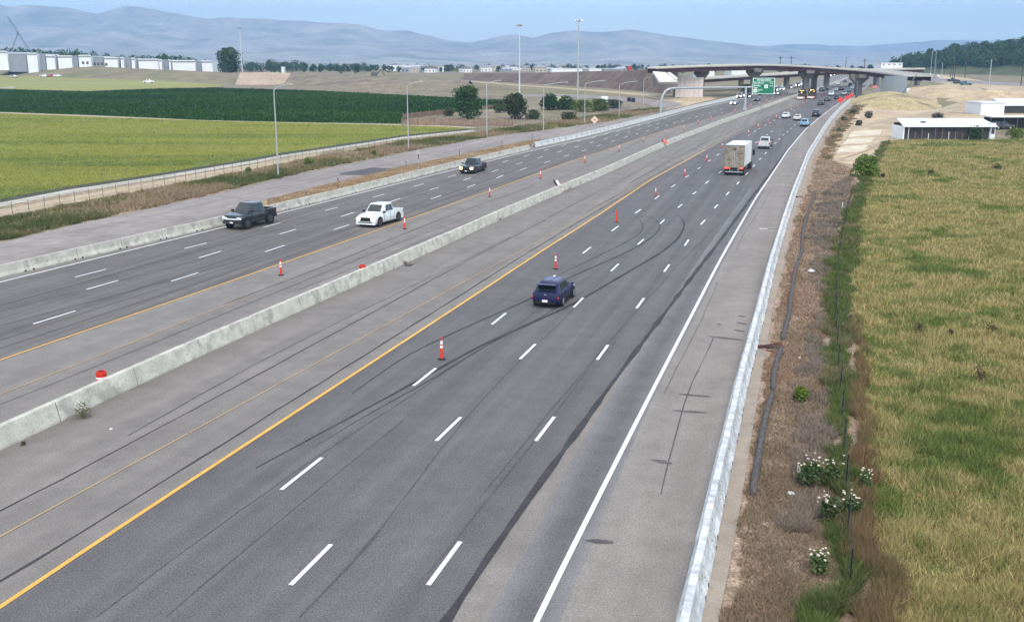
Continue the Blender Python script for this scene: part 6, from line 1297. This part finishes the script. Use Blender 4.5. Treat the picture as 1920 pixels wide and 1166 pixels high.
# ---------------------------------------------------------------- grass: one mesh per zone, nobody could count it
def inpoly(x, y, poly):
    r = np.zeros(len(x), bool); n = len(poly); j = n - 1
    for i in range(n):
        xi, yi = poly[i]; xj, yj = poly[j]; c = ((yi > y) != (yj > y)) & (x < (xj - xi) * (y - yi) / (yj - yi + 1e-12) + xi); r ^= c; j = i
    return r
def grass(name, label, poly, n, hgt, wid, cols, noise_scale, seed, yref=40, power=1.3, ymax=None, lean_=.35, side=None, clump=0, jit=0.0, lodp=.75, cl=.22, clm=.3, an=(1, 1)):
    r = np.random.RandomState(seed); poly = [tuple(p) for p in poly]; ys = [p[1] for p in poly]; xs = [p[0] for p in poly]; y0, y1 = max(min(ys), 18), min(max(ys), ymax or 1e9)
    X = []; Yy = []; got = 0
    while got < n:
        k = int(n * 1.3) + 1000; q = r.rand(k); a = 1 - power; y = (y0 ** a + q * (y1 ** a - y0 ** a)) ** (1 / a) if abs(a) > 1e-6 else y0 * (y1 / y0) ** q
        x = r.uniform(min(xs), max(xs), k); keep = inpoly(x + (fbm(x * .55 + 7, y * .55, 4, seed + 9) - .47) * 4 * jit, y, poly) & (np.abs(x / y) < .62)
        if clump: keep &= fbm(x * clump, y * clump, 3, seed + 3) > .47 - cl / 2 + cl * r.normal(size=k)
        x, y = x[keep], y[keep]; X.append(x); Yy.append(y); got += len(x)
        if not len(x): break
    x = np.concatenate(X)[:n]; y = np.concatenate(Yy)[:n]; n = len(x); z = np.interp(y, YA, HA)
    lod = np.maximum(1, y / yref); h = hgt * r.uniform(.5, 1.25, n) * np.clip(1 + 2.2 * clm * (fbm(x * 1.1, y * 1.1, 3, seed) - .45) + .6 * (fbm(x * .3, y * .3, 3, seed) - .45), .3, 2); w = wid * r.uniform(.6, 1.4, n) * lod ** lodp
    a = r.uniform(0, 6.283, n); dx, dy = np.cos(a) * w / 2, np.sin(a) * w / 2; lx, ly = r.normal(size=n) * h * lean_, r.normal(size=n) * h * lean_
    V = np.empty((n, 3, 3)); V[:, 0] = np.stack([x - dx, y - dy, z + .02], 1); V[:, 1] = np.stack([x + dx, y + dy, z + .02], 1); V[:, 2] = np.stack([x + lx, y + ly, z + h], 1)
    f = fbm(x * noise_scale * an[0], y * noise_scale * .8 * an[1], 4, seed + 1) + .10 * r.normal(size=n) + clm * (fbm(x * .8, y * .8, 3, seed + 2) - .45)
    if side is not None: f = f + side(x, y)
    f = np.clip((f - .28) / .38, 0, .999); cc = np.array(cols); t_ = f * (len(cc) - 1); i = t_.astype(int); u_ = (t_ - i)[:, None]; C = cc[i] * (1 - u_) + cc[np.minimum(i + 1, len(cc) - 1)] * u_
    C = C * r.uniform(.65, 1.35, n)[:, None]
    return link(name, tri_mesh(name, V, C, M_blade, 3), None, kind='stuff', label=label)
FIELD = GW([(1662, 1240), (1652, 1160), (1642, 1080), (1635, 980), (1622, 860), (1606, 700), (1600, 560), (1608, 460), (1618, 380), (1638, 320), (1668, 264), (1760, 263.5), (1920, 262.5), (2100, 262)]) + [(40, 18), (14, 18)]
grass('field_grass', 'tall yellow green meadow grass of the right field', FIELD, 520000, .34, .024, [(.095, .13, .034), (.155, .17, .05), (.27, .235, .095), (.40, .32, .155), (.31, .235, .115), (.165, .17, .055)], .16, 21, yref=32, power=1.75, lodp=.8, jit=.35, lean_=.45, clm=.75, clump=.9, cl=.30)
grass('field_grass', 'reddish brown dry grass edge of the right field', GW([(1675, 1240), (1665, 1160), (1655, 1080), (1650, 980), (1640, 860), (1622, 720), (1610, 600), (1598, 600), (1600, 720), (1604, 860), (1605, 980), (1600, 1080), (1600, 1160), (1600, 1240)]), 46000, .42, .022, [(.24, .15, .08), (.30, .21, .11), (.22, .15, .09), (.20, .18, .07)], .3, 22, yref=30, power=1.9, jit=.5, clump=.6, cl=.3)
WEED = GW([(1594, 1240), (1592, 1160), (1596, 1080), (1592, 980), (1590, 860), (1588, 780), (1592, 700), (1598, 620), (1600, 540), (1606, 460), (1618, 380), (1640, 320), (1668, 266), (1655, 268), (1630, 310), (1606, 350), (1590, 390), (1570, 440), (1555, 500), (1548, 560), (1550, 620), (1556, 700), (1562, 780), (1566, 860), (1560, 980), (1556, 1080), (1540, 1160), (1530, 1240)])
grass('green_weeds', 'rank green weeds along the wire fence', WEED, 110000, .42, .030, [(.20, .17, .09), (.055, .085, .025), (.075, .11, .03), (.085, .135, .03), (.13, .15, .05)], .45, 23, yref=35, power=1.9, lean_=.5, jit=.55, clump=.6, cl=.2)
VERGE = GW([(1375, 1240), (1368, 1160), (1376, 1079), (1400, 938.8), (1420, 806), (1436, 699.6), (1456, 580), (1476, 496), (1492, 413), (1507, 375), (1520, 340), (1532, 303), (1545, 280), (1560, 300), (1600, 318), (1606, 350), (1590, 390), (1570, 440), (1555, 500), (1548, 560), (1550, 620), (1556, 700), (1562, 780), (1566, 860), (1575, 980), (1580, 1080), (1580, 1160), (1580, 1240)])
grass('verge_weeds', 'sparse brown and grey dry weeds on the right verge', VERGE, 110000, .17, .022, [(.34, .22, .15), (.42, .31, .21), (.30, .21, .13), (.24, .19, .12), (.33, .25, .17)], .22, 24, yref=32, power=1.9, lean_=.7, clump=.9, cl=.3, jit=.3)
sagg = GW([(1470, 1000), (1480, 930), (1495, 850), (1480, 760), (1500, 690), (1545, 560), (1515, 500), (1525, 420), (1545, 360), (1590, 330), (1600, 350), (1572, 430), (1548, 540), (1552, 640), (1560, 800), (1562, 900), (1545, 1000)])
grass('grey_sagebrush', 'grey purple dead brush patches on the right verge', sagg, 60000, .28, .022, [(.19, .155, .13), (.26, .21, .17), (.13, .115, .085)], .3, 25, yref=32, power=1.9, lean_=.7, clump=.5, cl=.12, jit=.5)
farv = GW([(1545, 300), (1552, 262), (1575, 225), (1600, 200), (1625, 192), (1600, 222), (1590, 236), (1578, 250), (1562, 285), (1556, 300)])
grass('roadside_scrub', 'dry scrub between the barrier end and the dirt yard', farv, 12000, .4, .05, [(.12, .11, .06), (.24, .18, .11), (.34, .26, .16)], .3, 26, yref=60, power=1.5, lean_=.6, clump=.25, cl=.2, jit=1)
LV = GW([(-200, 470), (0, 412), (125, 388), (250, 362), (375, 340), (480, 319), (600, 295), (755, 267), (892, 250), (960, 240), (1060, 226), (1160, 211), (1235, 202), (1240, 209), (1140, 228), (1017.6, 244.8), (918.5, 256.6), (780, 281.5), (578, 322), (480, 345), (325, 381), (150, 418), (0, 454), (-200, 502)])
def road_side(x, y):  # drier towards the pavement, greener away from it
    return np.zeros(len(x))
grass('verge_weeds', 'mixed green and brown weeds between the fence and the left road', LV, 150000, .45, .04, [(.08, .11, .035), (.16, .155, .07), (.29, .22, .13), (.38, .29, .18), (.27, .20, .14)], .11, 27, yref=60, power=1.6, lean_=.5, clump=.3, cl=.16, jit=.5)
DG = GW([(1015, 262), (998, 263.5), (938, 274.5), (859, 292), (760, 312), (697, 327.5), (600, 350), (500, 376), (505, 396), (640, 363), (780, 329), (880, 304), (990, 277.5)])
grass('dry_grass', 'orange brown dry grass strip behind the left barrier', DG, 40000, .16, .06, [(.26, .16, .09), (.33, .22, .12), (.20, .15, .08)], .3, 28, yref=80, power=1.4)
CR = GW([(0, 374), (125, 351), (250, 333.5), (375, 313.5), (480, 296), (530, 287), (755, 254), (880, 241.5), (700, 234.5), (550, 231.5), (380, 227), (200, 221), (100, 217), (0, 213), (-60, 211), (-60, 392)])
grass('crop_plants', 'rows of yellow green crop plants in the left field', CR, 330000, .22, .06, [(.10, .14, .035), (.17, .20, .04), (.23, .25, .045), (.20, .21, .05)], .05, 29, yref=100, power=1.5, lean_=.5, an=(.35, 3.0), clm=.25)
DK = GW([(0, 169), (110, 172), (165, 173), (290, 168), (400, 166), (600, 172), (760, 180), (860, 185), (985, 191), (950, 204), (900, 206), (830, 213), (765, 222), (754, 232), (560, 230), (380, 226), (180, 217), (0, 210.5)])
grass('dark_crop_plants', 'dense dark green crop plants in the middle left field', DK, 60000, .6, .35, [(.018, .058, .009), (.030, .085, .013), (.048, .105, .020)], .03, 31, yref=250, power=1.2, lean_=.5, an=(.5, 2))
hay_ = None

for k, (u, v, w, h, lb_) in enumerate([(1722, 630, 20, 26, 'dark brown weed stalk standing alone in the middle of the right field'), (1860, 628, 20, 26, 'dark brown weed stalk further right in the field'), (1838, 716, 26, 30, 'reddish brown weed clump in the right field'), (1783, 630, 12, 14, 'small dark weed between two stalks in the field'), (1745, 328, 12, 8, 'small dark weed patch far up the right field'), (1872, 320, 22, 12, 'dark green weed patch far up the right field'), (1655, 334, 12, 8, 'dark weed speck near the bright bush')]):
    shrub(u, v, w, h, lb_, [(.07, .05, .035), (.09, .065, .04)] if k < 4 else OL, 260, 80 + k, .035 if k < 4 else .09, 'weed stalks in the right field')
for k, (u, v, w, h) in enumerate([(1610, 236, 16, 9), (1628, 222, 20, 12), (1583, 228, 12, 8), (1600, 214, 16, 8), (1572, 248, 10, 7)]):
    shrub(u, v, w, h, 'scrubby olive bush on the dry bank around the straw coloured mound', OL + [(.16, .14, .08)], 380, 90 + k, .16, 'scrub bushes around the straw mound')
tr = []
for off in (0, 1.9, 5.2, 7.1, 9.8):
    tr.append(([(x + off * .9, y + off * .25) for x, y in smooth_pts(GW([(1596, 243), (1640, 230), (1690, 222), (1750, 212), (1800, 197), (1830, 180)]), 3, 4)], .45))
ribbons('wheel_tracks', tr, .06, surf('wheel_track_dirt', [(.30, .24, .165), (.38, .31, .22)], .3, 3, .2))
tr = []
for c0_, c1_ in [((1575, 300), (1660, 262)), ((1588, 296), (1672, 258)), ((1600, 306), (1650, 276)), ((1560, 285), (1600, 236))]:
    tr.append((smooth_pts(GW([c0_, ((c0_[0] + c1_[0]) / 2 + 6, (c0_[1] + c1_[1]) / 2 + 3), c1_]), 2, 3), .35))
ribbons('yard_wheel_tracks', tr, .0585, MC['wheel_track_dirt'])
